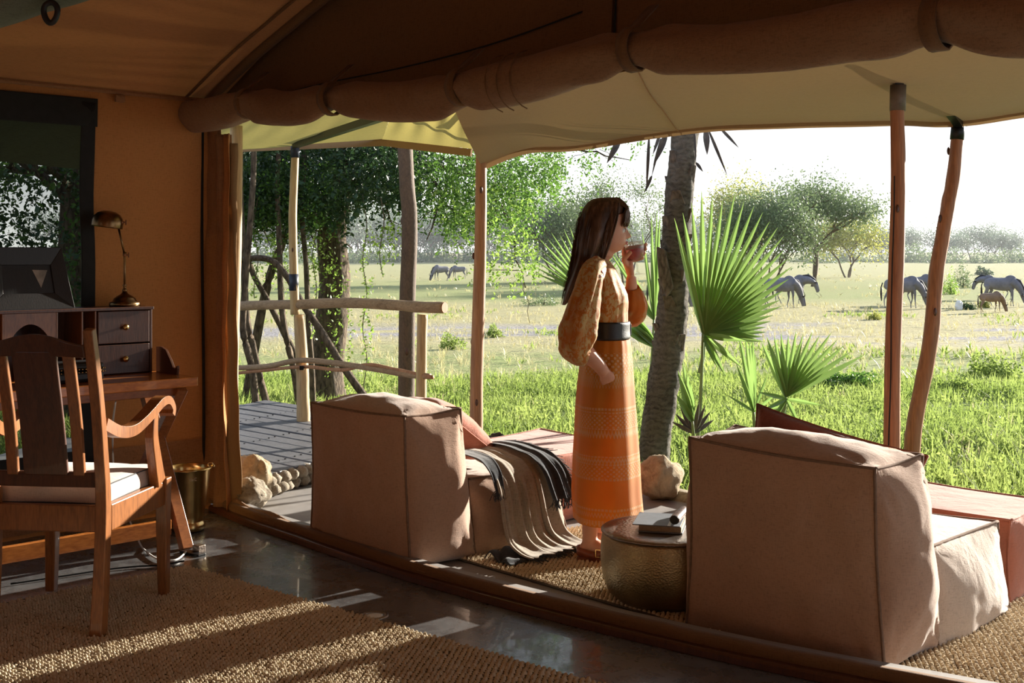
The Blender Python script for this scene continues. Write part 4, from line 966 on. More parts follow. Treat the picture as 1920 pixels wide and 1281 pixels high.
# ================================================================= hammered drum table, book, ribbed case
dc = Vector((.60, 4.50, .009))
dt = thing('drum_table', 'round hammered bronze drum side table between the woman and the right armchair', 'side table', dc)
mb = MB(); mb.lathe([(.17, .001), (.185, .003), (.222, .035), (.243, .085), (.252, .15), (.251, .22), (.246, .252), (.244, .262)], dc, 64); mb.build('drum', M['bronze'], dt, smooth=True)
mb = MB(); mb.lathe([(.243, .262), (.250, .266), (.250, .272), (.244, .276), (.20, .277), (.10, .276), (.001, .276)], dc, 64); mb.build('top', M['bronze_top'], dt, smooth=True)
bo = Vector((.585, 4.52, dc.z + .277)); Rb = Matrix.Rotation(R(-14), 3, 'Z')
bk2 = thing('book', 'slate-grey hardback book lying on the bronze drum table', 'book', bo)
mb = MB(); mb.box(bo + Rb @ Vector((.012, 0, .003)), (.17, .215, .005), Rb); mb.build('back_cover', M['slate'], bk2, bevel=.001)
mb = MB(); mb.box(bo + Rb @ Vector((.010, 0, .016)), (.163, .205, .020), Rb); mb.build('pages', M['paper'], bk2)
mb = MB(); mb.box(bo + Rb @ Vector((-.004, 0, .0285)), (.185, .215, .004), Rb); mb.build('front_cover', M['slate'], bk2, bevel=.001)
mb = MB(); mb.box(bo + Rb @ Vector((.045, 0, .0308)), (.012, .215, .0012), Rb); mb.build('elastic_band', M['white'], bk2)
gl = thing('ribbed_case', 'brown ribbed leather roll case lying on the end of the grey book', 'case', bo + Rb @ Vector((.095, .0, .033)))
cc = bo + Rb @ Vector((.075, 0, .0)); dd = (Rb @ Vector((.10, 1, 0))).normalized()
mb = MB(); zc = .0315 + .021; pts = [cc + dd * a + Vector((0, 0, zc)) for a in np.linspace(-.10, .085, 60)]
mb.tube(pts, [.021 * (1 - .10 * abs(math.sin(i * .42)) ** .4 + (-.35 if i in (0, 59) else 0)) for i in range(60)], 18, flat=.9); mb.build('roll', M['leather_brown'], gl, smooth=True)
mb = MB(); mb.tube([pts[0] - dd * .001, pts[0] + dd * .004], .017, 16); mb.build('end_cap', M['leather_black'], gl)

# ================================================================= woman
WX, WY = .395, 5.14
def w_(px, py, y): return Vector(((px - 1125) * .0023907, y, CH - (py - HOR) * .0023907))   # woman frame: x forward, y to her left
wm = thing('person', 'woman in a long orange embroidered dress and black belt, drinking from a glass', 'person', (WX, WY, .009))
W0 = Vector((WX, WY, 0))
def m_skin():
    t = NT('skin'); f = t.noise(14, 5)
    b = t.n('ShaderNodeBsdfPrincipled'); t.l(t.ramp(f, [(.3, (.50, .245, .155)), (.7, (.60, .31, .205))]), b.inputs['Base Color'])
    b.inputs['Roughness'].default_value = .5; b.inputs['Subsurface Weight'].default_value = .25; b.inputs['Subsurface Radius'].default_value = (.02, .008, .004); b.inputs['Subsurface Scale'].default_value = .5
    return t.done(b.outputs[0])
M['skin'] = m_skin()
mb = MB()
# head: rows of rings with a profiled face
HC = w_(1139, 430, 0)
prof_h = [  # py, front px, back px, half width(m)
 (375, 1150, 1128, .012), (379, 1160, 1112, .040), (386, 1167, 1103, .056), (396, 1172, 1098, .067), (408, 1175, 1096, .073), (420, 1175.5, 1096, .074),
 (428, 1173, 1097, .074), (434, 1173, 1098, .073), (440, 1173, 1100, .071), (446, 1172, 1103, .069), (452, 1171.5, 1106, .066), (458, 1171, 1110, .061), (463, 1168, 1114, .055), (468, 1165, 1119, .046), (472, 1158, 1124, .034), (476, 1150, 1128, .024)]
zz_ = np.array([p[0] for p in prof_h]); NR = 60
def head_ring(py):
    fx = np.interp(py, zz_, [p[1] for p in prof_h]); bx = np.interp(py, zz_, [p[2] for p in prof_h]); hw = np.interp(py, zz_, [p[3] for p in prof_h])
    nose = np.interp(py, [424, 430, 438, 444, 447, 449], [0, 3, 8, 12, 9, 0]); mouth = np.interp(py, [451, 453.5, 456, 458, 460.5, 463], [0, 4.5, 1.0, 4.2, 1, 0]); chin = np.interp(py, [461, 467, 472], [0, 2.5, 0]); brow = np.interp(py, [416, 422, 427], [0, 1.5, 0])
    out = []
    for j in range(48):
        a = 2 * math.pi * j / 48; ca, sa = math.cos(a), math.sin(a)
        cx = (fx + bx) / 2; rx = (fx - bx) / 2
        ex = 2.3; k = (abs(ca) ** ex + abs(sa) ** ex) ** (-1 / ex)
        x = cx + rx * ca * k; y = hw * sa * k * (1 - .14 * max(0, ca) ** 2)
        if ca > 0:
            x += nose * math.exp(-(y / .0095) ** 2) + mouth * math.exp(-(y / .021) ** 4) + chin * math.exp(-(y / .02) ** 2) + brow * math.exp(-((abs(y) - .026) / .02) ** 2)
            x -= np.interp(py, [424, 430, 436, 441], [0, 3.2, 3.2, 0]) * math.exp(-((abs(y) - .030) / .013) ** 2)
            x += np.interp(py, [436, 446, 456], [0, 1.5, 0]) * math.exp(-((abs(y) - .036) / .018) ** 2)
        out.append(w_(x, py, y))
    return out
rows = np.linspace(375, 476, NR); base = len(mb.v)
for r_ in rows: mb.v += [tuple(v) for v in head_ring(r_)]
for i in range(NR - 1):
    for j in range(48):
        a = base + i * 48 + j; b = base + i * 48 + (j + 1) % 48; mb.f.append((a, b, b + 48, a + 48))
mb.f.append(tuple(base + j for j in range(48))); mb.f.append(tuple(base + (NR - 1) * 48 + j for j in range(48))[::-1])
for sg in (-1, 1):   # ears
    mb.ball(w_(1131, 440, sg * .073), (.016, .006, .028), 12, 8, Matrix.Rotation(R(-10), 3, 'Y'))
mb.tube([w_(1131, 462, 0), w_(1129, 478, 0), w_(1124, 492, 0), w_(1117, 510, 0)], [.052, .048, .050, .07], 20)       # neck
mb.tube([w_(1118, 500, -.05), w_(1112, 506, -.12), w_(1108, 518, -.165)], [.045, .05, .048], 12); mb.tube([w_(1120, 500, .05), w_(1122, 506, .12), w_(1126, 518, .165)], [.045, .05, .048], 12)
tors = [(498, 1117, .045, .06), (515, 1122, .075, .15), (540, 1127, .085, .15), (562, 1132, .088, .14), (590, 1135, .08, .12), (618, 1138, .080, .115), (650, 1138, .088, .14), (690, 1138, .10, .165), (730, 1138, .10, .165)]
def ell_stack(m_, rows_, n=28, off=0):
    b0 = len(m_.v)
    for (py, px, rx, ry) in rows_:
        for j in range(n):
            a = 2 * math.pi * j / n; m_.v.append(tuple(w_(px, py, ry * math.sin(a)) + Vector((rx * math.cos(a), 0, 0))))
    for i in range(len(rows_) - 1):
        for j in range(n):
            a = b0 + i * n + j; b = b0 + i * n + (j + 1) % n; m_.f.append((a, b, b + n, a + n))
    m_.f.append(tuple(b0 + j for j in range(n))[::-1]); m_.f.append(tuple(b0 + (len(rows_) - 1) * n + j for j in range(n)))
ell_stack(mb, tors)
# legs
NL = [w_(1134, 715, -.085), w_(1130, 800, -.08), w_(1124, 850, -.075), w_(1116, 905, -.07), w_(1106, 960, -.065), w_(1104, 1000, -.06), w_(1104, 1018, -.06)]
FL = [w_(1142, 715, .085), w_(1142, 800, .08), w_(1140, 850, .07), w_(1136, 905, .06), w_(1130, 960, .05), w_(1127, 985, .05), w_(1126, 1002, .05)]
lr = [.085, .066, .052, .052, .038, .033, .036]
mb.tube(smooth_path(NL, 4), np.interp(np.linspace(0, 6, 25), range(7), lr), 16); mb.tube(smooth_path(FL, 4), np.interp(np.linspace(0, 6, 25), range(7), lr), 16)
def foot(hx, hz, y, yaw, L=.225):
    m2 = MB(); rows_ = [(-.045, .016, .024, .030), (-.03, .030, .030, .036), (0, .042, .034, .046), (.035, .036, .037, .040), (.075, .026, .041, .028), (.115, .018, .045, .020), (.15, .014, .044, .016), (.168, .012, .036, .012)]
    Mz = Matrix.Rotation(yaw, 3, 'Z'); n = 18; b0 = len(mb.v)
    for (x, zc, hw, hz_) in rows_:
        for j in range(n):
            a = 2 * math.pi * j / n; v = Mz @ Vector((x, hw * math.cos(a), max(.001, zc + hz_ * math.sin(a) * 1.0))); mb.v.append(tuple(v + Vector((hx, y, hz))))
    for i in range(len(rows_) - 1):
        for j in range(n): a = b0 + i * n + j; b = b0 + i * n + (j + 1) % n; mb.f.append((a, b, b + n, a + n))
    mb.f.append(tuple(b0 + j for j in range(n))[::-1]); mb.f.append(tuple(b0 + (len(rows_) - 1) * n + j for j in range(n)))
    for k, (tx, tl, tr) in enumerate(((.168, .030, .0115), (.172, .022, .0085), (.166, .020, .008), (.156, .018, .0075), (.142, .016, .007))):
        yy = (.030 - k * .0165) * (1 if y < 0 else -1)
        p0 = Mz @ Vector((tx - .02, yy, .014)); p1 = Mz @ Vector((tx + tl * .5, yy, .013)); p2 = Mz @ Vector((tx + tl, yy * .95, .010)); o_ = Vector((hx, y, hz)); mb.tube([p0 + o_, p1 + o_, p2 + o_], [tr, tr, tr * .75], 8)
fz = .026
nf = (w_(1104, 1020, 0).x + .0, -.06, R(-12)); ff_ = (w_(1126, 1010, 0).x + .01, .06, R(10))
foot(nf[0], fz, nf[1], nf[2]); foot(ff_[0], fz, ff_[1], ff_[2])
# near arm (her right), hand in pocket
NA = [w_(1108, 514, -.165), w_(1094, 560, -.195), w_(1080, 612, -.215), w_(1080, 636, -.218), w_(1094, 655, -.212), w_(1115, 676, -.195), w_(1128, 693, -.178)]
ra_ = [.048, .043, .037, .037, .038, .031, .024]
mb.tube(smooth_path(NA, 4), np.interp(np.linspace(0, 6, 25), range(7), ra_), 14)
hb = w_(1131, 698, -.172); mb.tube([w_(1127, 691, -.178), hb, w_(1136, 708, -.165)], [.024, .034, .036], 14, flat=.5, up=(0, 1, 0))
for k in range(4):
    p0 = w_(1134 + k * 2.2, 704 - k * 2.5, -.166 + .003 * k); mb.tube([p0, p0 + Vector((.014, .004, -.034)), p0 + Vector((.020, .012, -.062 + .006 * abs(k - 1)))], [.0088, .0082, .007], 8)
mb.tube([w_(1136, 700, -.172), w_(1143, 706, -.170), w_(1147, 714, -.165)], [.010, .009, .0075], 8)
# far arm (her left), raising the glass
FA = [w_(1124, 516, .165), w_(1150, 548, .185), w_(1180, 588, .18), w_(1190, 594, .165), w_(1191, 575, .14), w_(1189, 548, .11), w_(1187, 520, .085)]
mb.tube(smooth_path(FA, 4), np.interp(np.linspace(0, 6, 25), range(7), [.048, .042, .036, .036, .036, .029, .0225]), 14)
GC = w_(1193, 474, .055)          # bowl centre
mb.tube([w_(1187, 521, .085), w_(1184, 508, .082), w_(1181, 495, .078), w_(1181, 487, .074)], [.0225, .030, .036, .030], 14, flat=.55, up=(1, .4, 0))
def gp_(ang, dz, rad): return GC + Vector((rad * math.cos(ang), rad * math.sin(ang), dz))
for k in range(4):   # four fingers wrap round the far side of the bowl, tips towards the front
    dz = (.022 - k * .020); rd = .050 - max(0, k - 1) * .007; L_ = [R(165), R(120), R(75), R(30), R(-5 - 5 * (k in (1, 2)))]
    pts = [w_(1181, 492 - k * 1.5 + k * 3.2, .078)] + [gp_(a, dz - .006 + .006 * i, rd + (.004 if i < 2 else .0)) for i, a in enumerate(L_)]
    mb.tube(smooth_path(pts, 4), np.interp(np.linspace(0, 1, 21), [0, .5, 1], [.0105, .0095, .0075]), 10)
mb.tube(smooth_path([w_(1181, 500, .070), gp_(R(200), -.030, .055), gp_(R(225), -.012, .054), gp_(R(245), .006, .050)], 4), np.interp(np.linspace(0, 1, 13), [0, .4, 1], [.015, .012, .0085]), 10)
mb.v = [tuple(Vector(v) + W0) for v in mb.v]
mb.build('body', M['skin'], wm, remesh=.0042, smoothmod=3)
def wb_(m_, nm, m, **k): m_.v = [tuple(Vector(v) + W0) for v in m_.v]; return m_.build(nm, m, wm, **k)
# face details
for sg in (-1, 1):
    mb = MB(); mb.ball(w_(1165.5, 432.5, sg * .030), .0125, 14, 10); e_o = wb_(mb, 'eye', M['white'], smooth=True)
    mb = MB(); mb.ball(w_(1170.1, 433, sg * .031), (.003, .0055, .0055), 10, 8); mb.v = [tuple(Vector(v) + W0) for v in mb.v]; mb.build('iris', M['black'], e_o, smooth=True)
    mb = MB(); mb.tube([w_(1172.5 - 2.5 * t_, 430.5 - 1.3 * math.sin(t_ * 3.1), sg * (.018 + .026 * t_)) for t_ in np.linspace(0, 1, 8)], .0016, 5); wb_(mb, 'eyelash', M['black'])
    mb = MB(); mb.tube([w_(1177 - 5.5 * t_, 423 - 2.0 * math.sin(t_ * 2.6), sg * (.014 + .034 * t_)) for t_ in np.linspace(0, 1, 8)], [.0026, .003, .003, .003, .0028, .0024, .002, .0012], 6); wb_(mb, 'eyebrow', M['oak_dark'])
    mb = MB(); c = w_(1133, 452, sg * .082); mb.tube([c + Vector((.0075 * math.sin(a), 0, .0075 * math.cos(a) - .006)) for a in np.linspace(0, 6.28, 16)], .0012, 5); wb_(mb, 'earring', M['brass'])
M['lip'] = m_plain('lip', (.42, .11, .09), .4, 0, .1)
mb = MB()
for (py_, k) in ((453.8, 1), (457.8, 1.15)):
    mb.tube([w_(1176.0 - 30 * abs(t_) ** 1.8 * .25, py_ + (455.9 - py_) * abs(t_) ** 1.5 - 2.2 * abs(t_) ** 2, .0215 * t_) for t_ in np.linspace(-1, 1, 13)], [.0008 + .0028 * k * (1 - abs(t_) ** 2) for t_ in np.linspace(-1, 1, 13)], 8)
wb_(mb, 'lips', M['lip'], smooth=True)
# hair
def m_hair():
    t = NT('hair'); v = t.mapping((70, 70, 2.5)); f = t.noise(1, 5, v)
    sh = t.bsdf(t.ramp(f, [(.3, (.022, .010, .006)), (.55, (.095, .042, .02)), (.8, (.26, .13, .06))]), .42, 0, t.bump(f, .5, .006), .5)
    return t.done(t.trans(sh, (.35, .15, .05), .18))
M['hair'] = m_hair()
mb = MB()
hp = [ # py, front px (hairline at the side), back px, half width
 (370.5, 1151, 1128, .014), (373, 1162, 1112, .040), (379, 1170, 1103, .058), (388, 1174, 1096, .071), (400, 1172, 1091, .079), (412, 1160, 1088, .083), (424, 1150, 1085, .085), (436, 1145, 1083, .092), (448, 1143, 1081, .093), (462, 1138, 1079, .090), (478, 1128, 1077, .080), (492, 1118, 1074, .085), (506, 1106, 1071, .088), (522, 1095, 1067, .085), (540, 1083, 1062, .075), (555, 1074, 1058, .058), (566, 1066, 1055, .035), (572, 1060, 1054, .01)]
hz_ = [p[0] for p in hp]; rows = np.linspace(370.5, 572, 90); b0 = 0; n = 56
for r_ in rows:
    fx = np.interp(r_, hz_, [p[1] for p in hp]); bx = np.interp(r_, hz_, [p[2] for p in hp]); hw = np.interp(r_, hz_, [p[3] for p in hp])
    for j in range(n):
        a = 2 * math.pi * j / n; ca, sa = math.cos(a), math.sin(a); k = (abs(ca) ** 2.2 + abs(sa) ** 2.2) ** (-1 / 2.2)
        st = 1 + .022 * math.sin(j * 5.3 + r_ * .012) + .05 * math.sin(r_ * .07 + a * 2) * min(1, max(0, (r_ - 430) / 90)) + .02 * math.sin(a * 9 + r_ * .03) * min(1, (r_ - 370) / 40)
        mb.v.append(tuple(w_((fx + bx) / 2 + (fx - bx) / 2 * ca * k * st, r_, hw * sa * k * st)))
for i in range(len(rows) - 1):
    for j in range(n): a = i * n + j; b = i * n + (j + 1) % n; mb.f.append((a, b, b + n, a + n))
mb.f.append(tuple(range(n))); mb.f.append(tuple((len(rows) - 1) * n + j for j in range(n))[::-1])
hair = wb_(mb, 'hair', M['hair'], smooth=True)
# fringe and loose strands
mb = MB(); random.seed(21)
for k in range(130):
    y = random.uniform(-.062, .062); x0 = random.uniform(1146, 1160); q = 1 - (y / .08) ** 2
    pts = [w_(x0, 371 + (1 - q) * 22, y * .8), w_(1172 + random.uniform(-2, 2), 384 + (1 - q) * 12, y), w_(1178 * q + 1160 * (1 - q) + random.uniform(-2, 3), 400, y * 1.06), w_(1177 * q + 1158 * (1 - q) + random.uniform(-2, 3), 414 + random.uniform(-2, 5), y * 1.1), w_(1173 * q + 1154 * (1 - q) + random.uniform(-3, 3), 423 + random.uniform(-3, 5), y * 1.14)]
    mb.tube(smooth_path(pts, 3), [.0030] * 9 + [.0026, .002, .0012, .0005], 4, cap=False)
for sg in (-1, 1):
    for k in range(60):   # side locks framing the cheek
        a = random.uniform(0, 1); pts = [w_(1158 - 6 * a, 382, sg * .062), w_(1156 - 14 * a, 404, sg * .078), w_(1150 - 16 * a, 428, sg * (.081 + .004 * a)), w_(1142 - 14 * a, 455, sg * (.082 + .006 * random.random())), w_(1132 - 12 * a, 482, sg * .083), w_(1118 - 14 * a, 512, sg * .09)]
        mb.tube(smooth_path(pts, 3), .0026, 4, cap=False)
for k in range(150):  # flyaway strands down the back
    y = random.gauss(0, .05); s0_ = random.uniform(385, 470); off = random.uniform(0, 5)
    pts = [w_(np.interp(q_, hz_, [p[2] for p in hp]) - off * (1 + .5 * math.sin(q_ * .06 + k)) + (abs(y) / .085) ** 2 * 14, q_, y * np.interp(q_, [400, 560], [1, .6])) for q_ in np.linspace(s0_, min(572, s0_ + random.uniform(60, 130)), 7)]
    mb.tube(pts, [.0009] * 6 + [.0004], 3, cap=False)
wb_(mb, 'loose_strands', M['hair'])
# dress ---------------------------------------------------------
def m_dress():
    t = NT('orange_dress'); sp = t.n('ShaderNodeSeparateXYZ'); t.l(t.tc.outputs['Object'], sp.inputs[0]); z = sp.outputs['Z']
    ang = t.math('ARCTAN2', sp.outputs['Y'], sp.outputs['X'])
    zo = -.009
    def band(z0, z1): return t.math('MULTIPLY', t.math('GREATER_THAN', z, z0 + zo), t.math('LESS_THAN', z, z1 + zo))
    def add(*a):
        r_ = a[0]
        for x in a[1:]: r_ = t.math('MAXIMUM', r_, x)
        return r_
    u = t.math('MULTIPLY', ang, 26.0)
    tri = t.math('ABSOLUTE', t.math('SUBTRACT', t.math('FRACT', t.math('DIVIDE', u, 2.0)), .5))
    def zig(zc, amp=.026, th=.006):
        d = t.math('SUBTRACT', z, t.math('ADD', t.math('MULTIPLY', t.math('SUBTRACT', tri, .25), amp * 2), zc + zo)); return t.math('LESS_THAN', t.math('ABSOLUTE', d), th)
    def dots(z0, z1, fz, fu):
        a = t.math('SINE', t.math('MULTIPLY', u, fu)); b = t.math('SINE', t.math('MULTIPLY', z, fz)); return t.math('MULTIPLY', band(z0, z1), t.math('GREATER_THAN', t.math('MULTIPLY', a, b), .22))
    def line(zc, th=.003):
        dd_ = t.math('GREATER_THAN', t.math('SINE', t.math('MULTIPLY', u, 3.0)), -.55); return t.math('MULTIPLY', dd_, t.math('LESS_THAN', t.math('ABSOLUTE', t.math('SUBTRACT', z, zc + zo)), th))
    emb = add(zig(.82), zig(.795, .026, .004), dots(.835, .93, 260, 1.5), line(.690, .005), line(.675), dots(.61, .668, 330, 2), line(.605), zig(.585), zig(.577, .022, .003),
              line(.485), zig(.468, .014), line(.452, .004), dots(.395, .445, 330, 2), line(.388, .005), line(.255, .005), zig(.232, .018, .004), line(.205), line(.195, .006), dots(.181, .19, 400, 2))
    nse = t.noise(45, 3); emb = t.math('MULTIPLY', emb, t.ramp(nse, [(.25, .45), (.5, 1.)]))
    f = t.noise(6, 5); base = t.ramp(f, [(.3, (.50, .20, .020)), (.7, (.64, .29, .035))])
    col = t.mix(emb, base, (.78, .60, .28))
    nr = t.bump(t.math('ADD', emb, t.noise(300, 2)), .35, .002)
    return t.done(t.trans(t.bsdf(col, .6, 0, nr, .35, .3), t.mix(emb, (1.0, .56, .05), (.75, .45, .10)), .5))
M['dress'] = m_dress()
def m_sleeve():
    t = NT('orange_embroidered'); f = t.noise(6, 5); v = t.mapping((1, 1, .6)); n1 = t.noise(60, 4, v, .6, 1.2); n2 = t.noise(4, 3)
    emb = t.math('MULTIPLY', t.ramp(n1, [(.46, 0.), (.52, 1.)]), t.ramp(n2, [(.38, 0.), (.48, 1.)]))
    base = t.ramp(f, [(.3, (.42, .145, .016)), (.7, (.56, .21, .024))]); col = t.mix(emb, base, (.74, .54, .22))
    return t.done(t.trans(t.bsdf(col, .6, 0, t.bump(emb, .3, .002), .35, .3), t.mix(emb, (1., .42, .03), (.6, .35, .08)), .4))
M['sleeve_cloth'] = m_sleeve()
dress = None
def loft(rows_, fold, nm, m, nrow=70, n=120, par=None, ty=None, solid=.0):
    global dress
    pys = [r[0] for r in rows_]; m_ = MB()
    qs = np.linspace(pys[0], pys[-1], nrow)
    for q_ in qs:
        fx = np.interp(q_, pys, [r[1] for r in rows_]); bx = np.interp(q_, pys, [r[2] for r in rows_]); hw = np.interp(q_, pys, [r[3] for r in rows_]); yc = ty(q_) if ty else 0
        for j in range(n):
            a = 2 * math.pi * j / n; k = 1 + fold(q_, a); ca, sa = math.cos(a), math.sin(a)
            m_.v.append(tuple(w_((fx + bx) / 2, q_, yc + hw * sa * k) + Vector(((fx - bx) / 2 * .0023907 * ca * k, 0, 0))))
    for i in range(nrow - 1):
        for j in range(n): a = i * n + j; b = i * n + (j + 1) % n; m_.f.append((a, b, b + n, a + n))
    m_.v = [tuple(Vector(v) + W0) for v in m_.v]; return m_.build(nm, m, par or wm, smooth=True, solid=solid)
skirt_rows = [(628, 1179, 1100, .128), (645, 1182, 1096, .142), (680, 1185, 1088, .168), (720, 1187, 1083, .180), (760, 1190, 1079, .188), (850, 1197, 1074, .200), (920, 1201, 1072, .200), (972, 1206, 1076, .200)]
def sk_fold(q_, a):
    g = min(1, (q_ - 620) / 90); top = math.exp(-((q_ - 640) / 60) ** 2)
    return .010 * math.sin(a * 17 + .6) * top + g * (.022 * math.sin(a * 6 + .5 + q_ * .003) + .012 * math.sin(a * 11 + 2 + q_ * .004)) + .008 * nz(math.cos(a) * 2, math.sin(a) * 2, q_ * .01) * g + (.03 * max(0, 1 - abs(q_ - 820) / 200) * math.exp(-((a - 3.0) / .5) ** 2) * -1)
dress = loft(skirt_rows, sk_fold, 'dress_skirt', M['dress'], 90, 160, solid=.0015)
bod = [(489, 1141, 1108, .060), (495, 1147, 1104, .078), (505, 1154, 1099, .125), (518, 1160, 1094, .158), (535, 1168, 1092, .163), (552, 1176, 1092, .160), (566, 1177.5, 1094, .156), (585, 1176, 1097, .142), (606, 1177, 1099, .132)]
loft(bod, lambda q_, a: .016 * math.sin(a * 13 + q_ * .02) * min(1, max(0, (q_ - 490) / 20)) + .02 * nz(math.cos(a) * 3, math.sin(a) * 3, q_ * .03) - (.06 * math.exp(-(math.sin(a) / .25) ** 2) * max(0, math.cos(a)) * max(0, 1 - abs(q_ - 552) / 25) * .5), 'dress_bodice', M['sleeve_cloth'], 60, 110, solid=.0015)
mb = MB(); mb.tube([w_(1124.5 + 17 * math.cos(a), 490 + 2.2 * math.cos(a), .062 * math.sin(a)) for a in np.linspace(0, 6.283, 40)], .007, 8, cap=False, mod=lambda i, a: 1 + .25 * math.sin(i * 2.1)); wb_(mb, 'collar', M['sleeve_cloth'], smooth=True)
def sleeve(cs, rr, nm, seed, solid=.0015):
    sp = smooth_path(cs, 7); n_ = len(sp); rad = np.interp(np.linspace(0, 1, n_), np.linspace(0, 1, len(rr)), rr)
    m_ = MB(); m_.tube(sp, rad, 40, cap=False, up=(0, 1, .01), mod=lambda i, a: 1 + .05 * math.sin(a * 5 + seed + i * .12) + .03 * math.sin(a * 11 + i * .25) + .12 * noise.noise(Vector((math.cos(a) * 1.4 + seed, math.sin(a) * 1.4, i * .13))) + .05 * noise.noise(Vector((math.cos(a) * 3.5 + seed, math.sin(a) * 3.5, i * .35))) + .035 * math.sin(i * .55 + a * 2) * (i / n_) + (.05 * math.sin(a * 16) if i > n_ - 5 else 0))
    m_.v = [tuple(Vector(v) + W0) for v in m_.v]; return m_.build(nm, M['sleeve_cloth'], wm, smooth=True, solid=solid)
sleeve([w_(1116, 498, -.10), w_(1105, 512, -.155), w_(1097, 545, -.190), w_(1086, 585, -.215), w_(1078, 618, -.222), w_(1078, 640, -.222), w_(1085, 654, -.218), w_(1094, 658, -.212)], [.046, .053, .058, .070, .082, .080, .062, .040], 'dress_sleeve', 1.0)
sleeve([w_(1126, 500, .10), w_(1135, 514, .155), w_(1152, 545, .185), w_(1176, 580, .185), w_(1190, 590, .17), w_(1195, 575, .145), w_(1192, 556, .122), w_(1190, 540, .105)], [.055, .06, .060, .062, .064, .062, .052, .032], 'dress_sleeve', 3.0)
mb = MB(); b_rows = [(602, 1179, 1098, .137), (604, 1180.5, 1097, .139), (618, 1180, 1098, .138), (633, 1181, 1097, .140), (635, 1179.5, 1098, .138)]
loft(b_rows, lambda q_, a: 0, 'belt', M['leather_black'], 12, 80, solid=.003)
mb = MB(); mb.box(w_(1181, 618, 0), (.008, .05, .055)); wb_(mb, 'belt_buckle', M['iron'], bevel=.003)
# sandals
for k, (hx, y, yaw) in enumerate((nf, ff_)):
    Mz = Matrix.Rotation(yaw, 3, 'Z'); O_ = Vector((hx, y, 0)); sg = 1 if y < 0 else -1
    def fpt(x, yy, z): return O_ + Mz @ Vector((x, yy, z))
    out = [(-.055, -.018), (-.05, -.034), (0, -.038), (.07, -.045), (.14, -.046), (.185, -.025), (.205, .012 * sg), (.19, .034), (.14, .046), (.07, .040), (0, .036), (-.05, .032), (-.055, .016)]
    mb = MB(); mb.prism([fpt(x, yy, .009) for x, yy in out], (0, 0, .017)); sd = wb_(mb, 'sandal', M['leather_tan'], bevel=.003)
    def strap(pts, w, nm='strap', m='leather_tan'):
        m_ = MB(); sp = smooth_path([fpt(*p) for p in pts], 5); wv = Mz @ Vector((w, 0, 0))
        for p in sp: m_.v += [tuple(p - wv * .5 + W0), tuple(p + wv * .5 + W0)]
        for i in range(len(sp) - 1): m_.f.append((2 * i, 2 * i + 1, 2 * i + 3, 2 * i + 2))
        return m_.build(nm, M[m], sd, smooth=True, solid=.0025)
    strap([(.03, -.040, .026), (.045, -.040, .050), (.062, -.022, .078), (.07, .0, .083), (.075, .022, .073), (.06, .041, .045), (.05, .042, .026)], .030)
    strap([(.11, .047, .026), (.115, .040, .046), (.118, 0, .057), (.12, -.035, .046), (.125, -.048, .026)], .034)
    strap([(.02, -.043, .028), (-.02, -.041, .045), (-.052, -.028, .055), (-.062, 0, .058), (-.052, .028, .055), (-.02, .041, .045), (.02, .043, .028)], .0, 'heel_strap') if False else None
    m_ = MB(); hp_ = smooth_path([fpt(*p) for p in [(.03, -.043, .040), (-.015, -.042, .050), (-.048, -.030, .055), (-.058, 0, .056), (-.048, .030, .055), (-.015, .042, .05), (.03, .043, .040)]], 4)
    for p in hp_: m_.v += [tuple(p + W0 + Vector((0, 0, -.022))), tuple(p + W0 + Vector((0, 0, .012)))]
    for i in range(len(hp_) - 1): m_.f.append((2 * i, 2 * i + 1, 2 * i + 3, 2 * i + 2))
    m_.build('heel_strap', M['leather_tan'], sd, smooth=True, solid=.0025)
    m_ = MB(); c = fpt(.046, -.045, .050) + W0; q = [(-.014, -.016), (.014, -.016), (.014, .016), (-.014, .016)]
    for i in range(4): m_.bar(c + Mz @ Vector((q[i][0], -.002, q[i][1])), c + Mz @ Vector((q[(i + 1) % 4][0], -.002, q[(i + 1) % 4][1])), .0025, .0025)
    m_.build('buckle', M['brass'], sd)
# wine glass
GT = Matrix.Rotation(R(-7), 3, 'Y'); gc = W0 + GC
wg = thing('wine_glass', 'cut-crystal goblet of dark red wine held in the raised hand of the woman', 'glass', gc)
def m_glass():
    t = NT('crystal'); g = t.n('ShaderNodeBsdfGlass'); g.inputs['IOR'].default_value = 1.35; g.inputs['Roughness'].default_value = .04
    vo = t.n('ShaderNodeTexVoronoi'); vo.inputs['Scale'].default_value = 90; t.l(t.tc.outputs['Object'], vo.inputs['Vector']); t.l(t.bump(vo.outputs['Distance'], .5, .004), g.inputs['Normal'])
    df = t.n('ShaderNodeBsdfPrincipled'); df.inputs['Base Color'].default_value = (.80, .85, .86, 1); df.inputs['Roughness'].default_value = .05; df.inputs['Transmission Weight'].default_value = .8
    mx = t.n('ShaderNodeMixShader'); mx.inputs[0].default_value = .22; g = t.n('ShaderNodeBsdfTransparent'); t.l(g.outputs[0], mx.inputs[1]); t.l(df.outputs[0], mx.inputs[2]); return t.done(mx.outputs[0])
M['glass'] = m_glass()
mb = MB(); mb.lathe([(.004, -.040), (.018, -.038), (.034, -.024), (.043, -.002), (.046, .025), (.0455, .052), (.0435, .052), (.0435, .025), (.040, -.002), (.031, -.022), (.004, -.036)], gc, 32, GT, mod=lambda k, a: 1 + .02 * math.sin(a * 16)); mb.build('bowl', M['glass'], wg, smooth=True)
M['wine'] = m_plain('wine', (.30, .004, .016), .08, 0, .1)
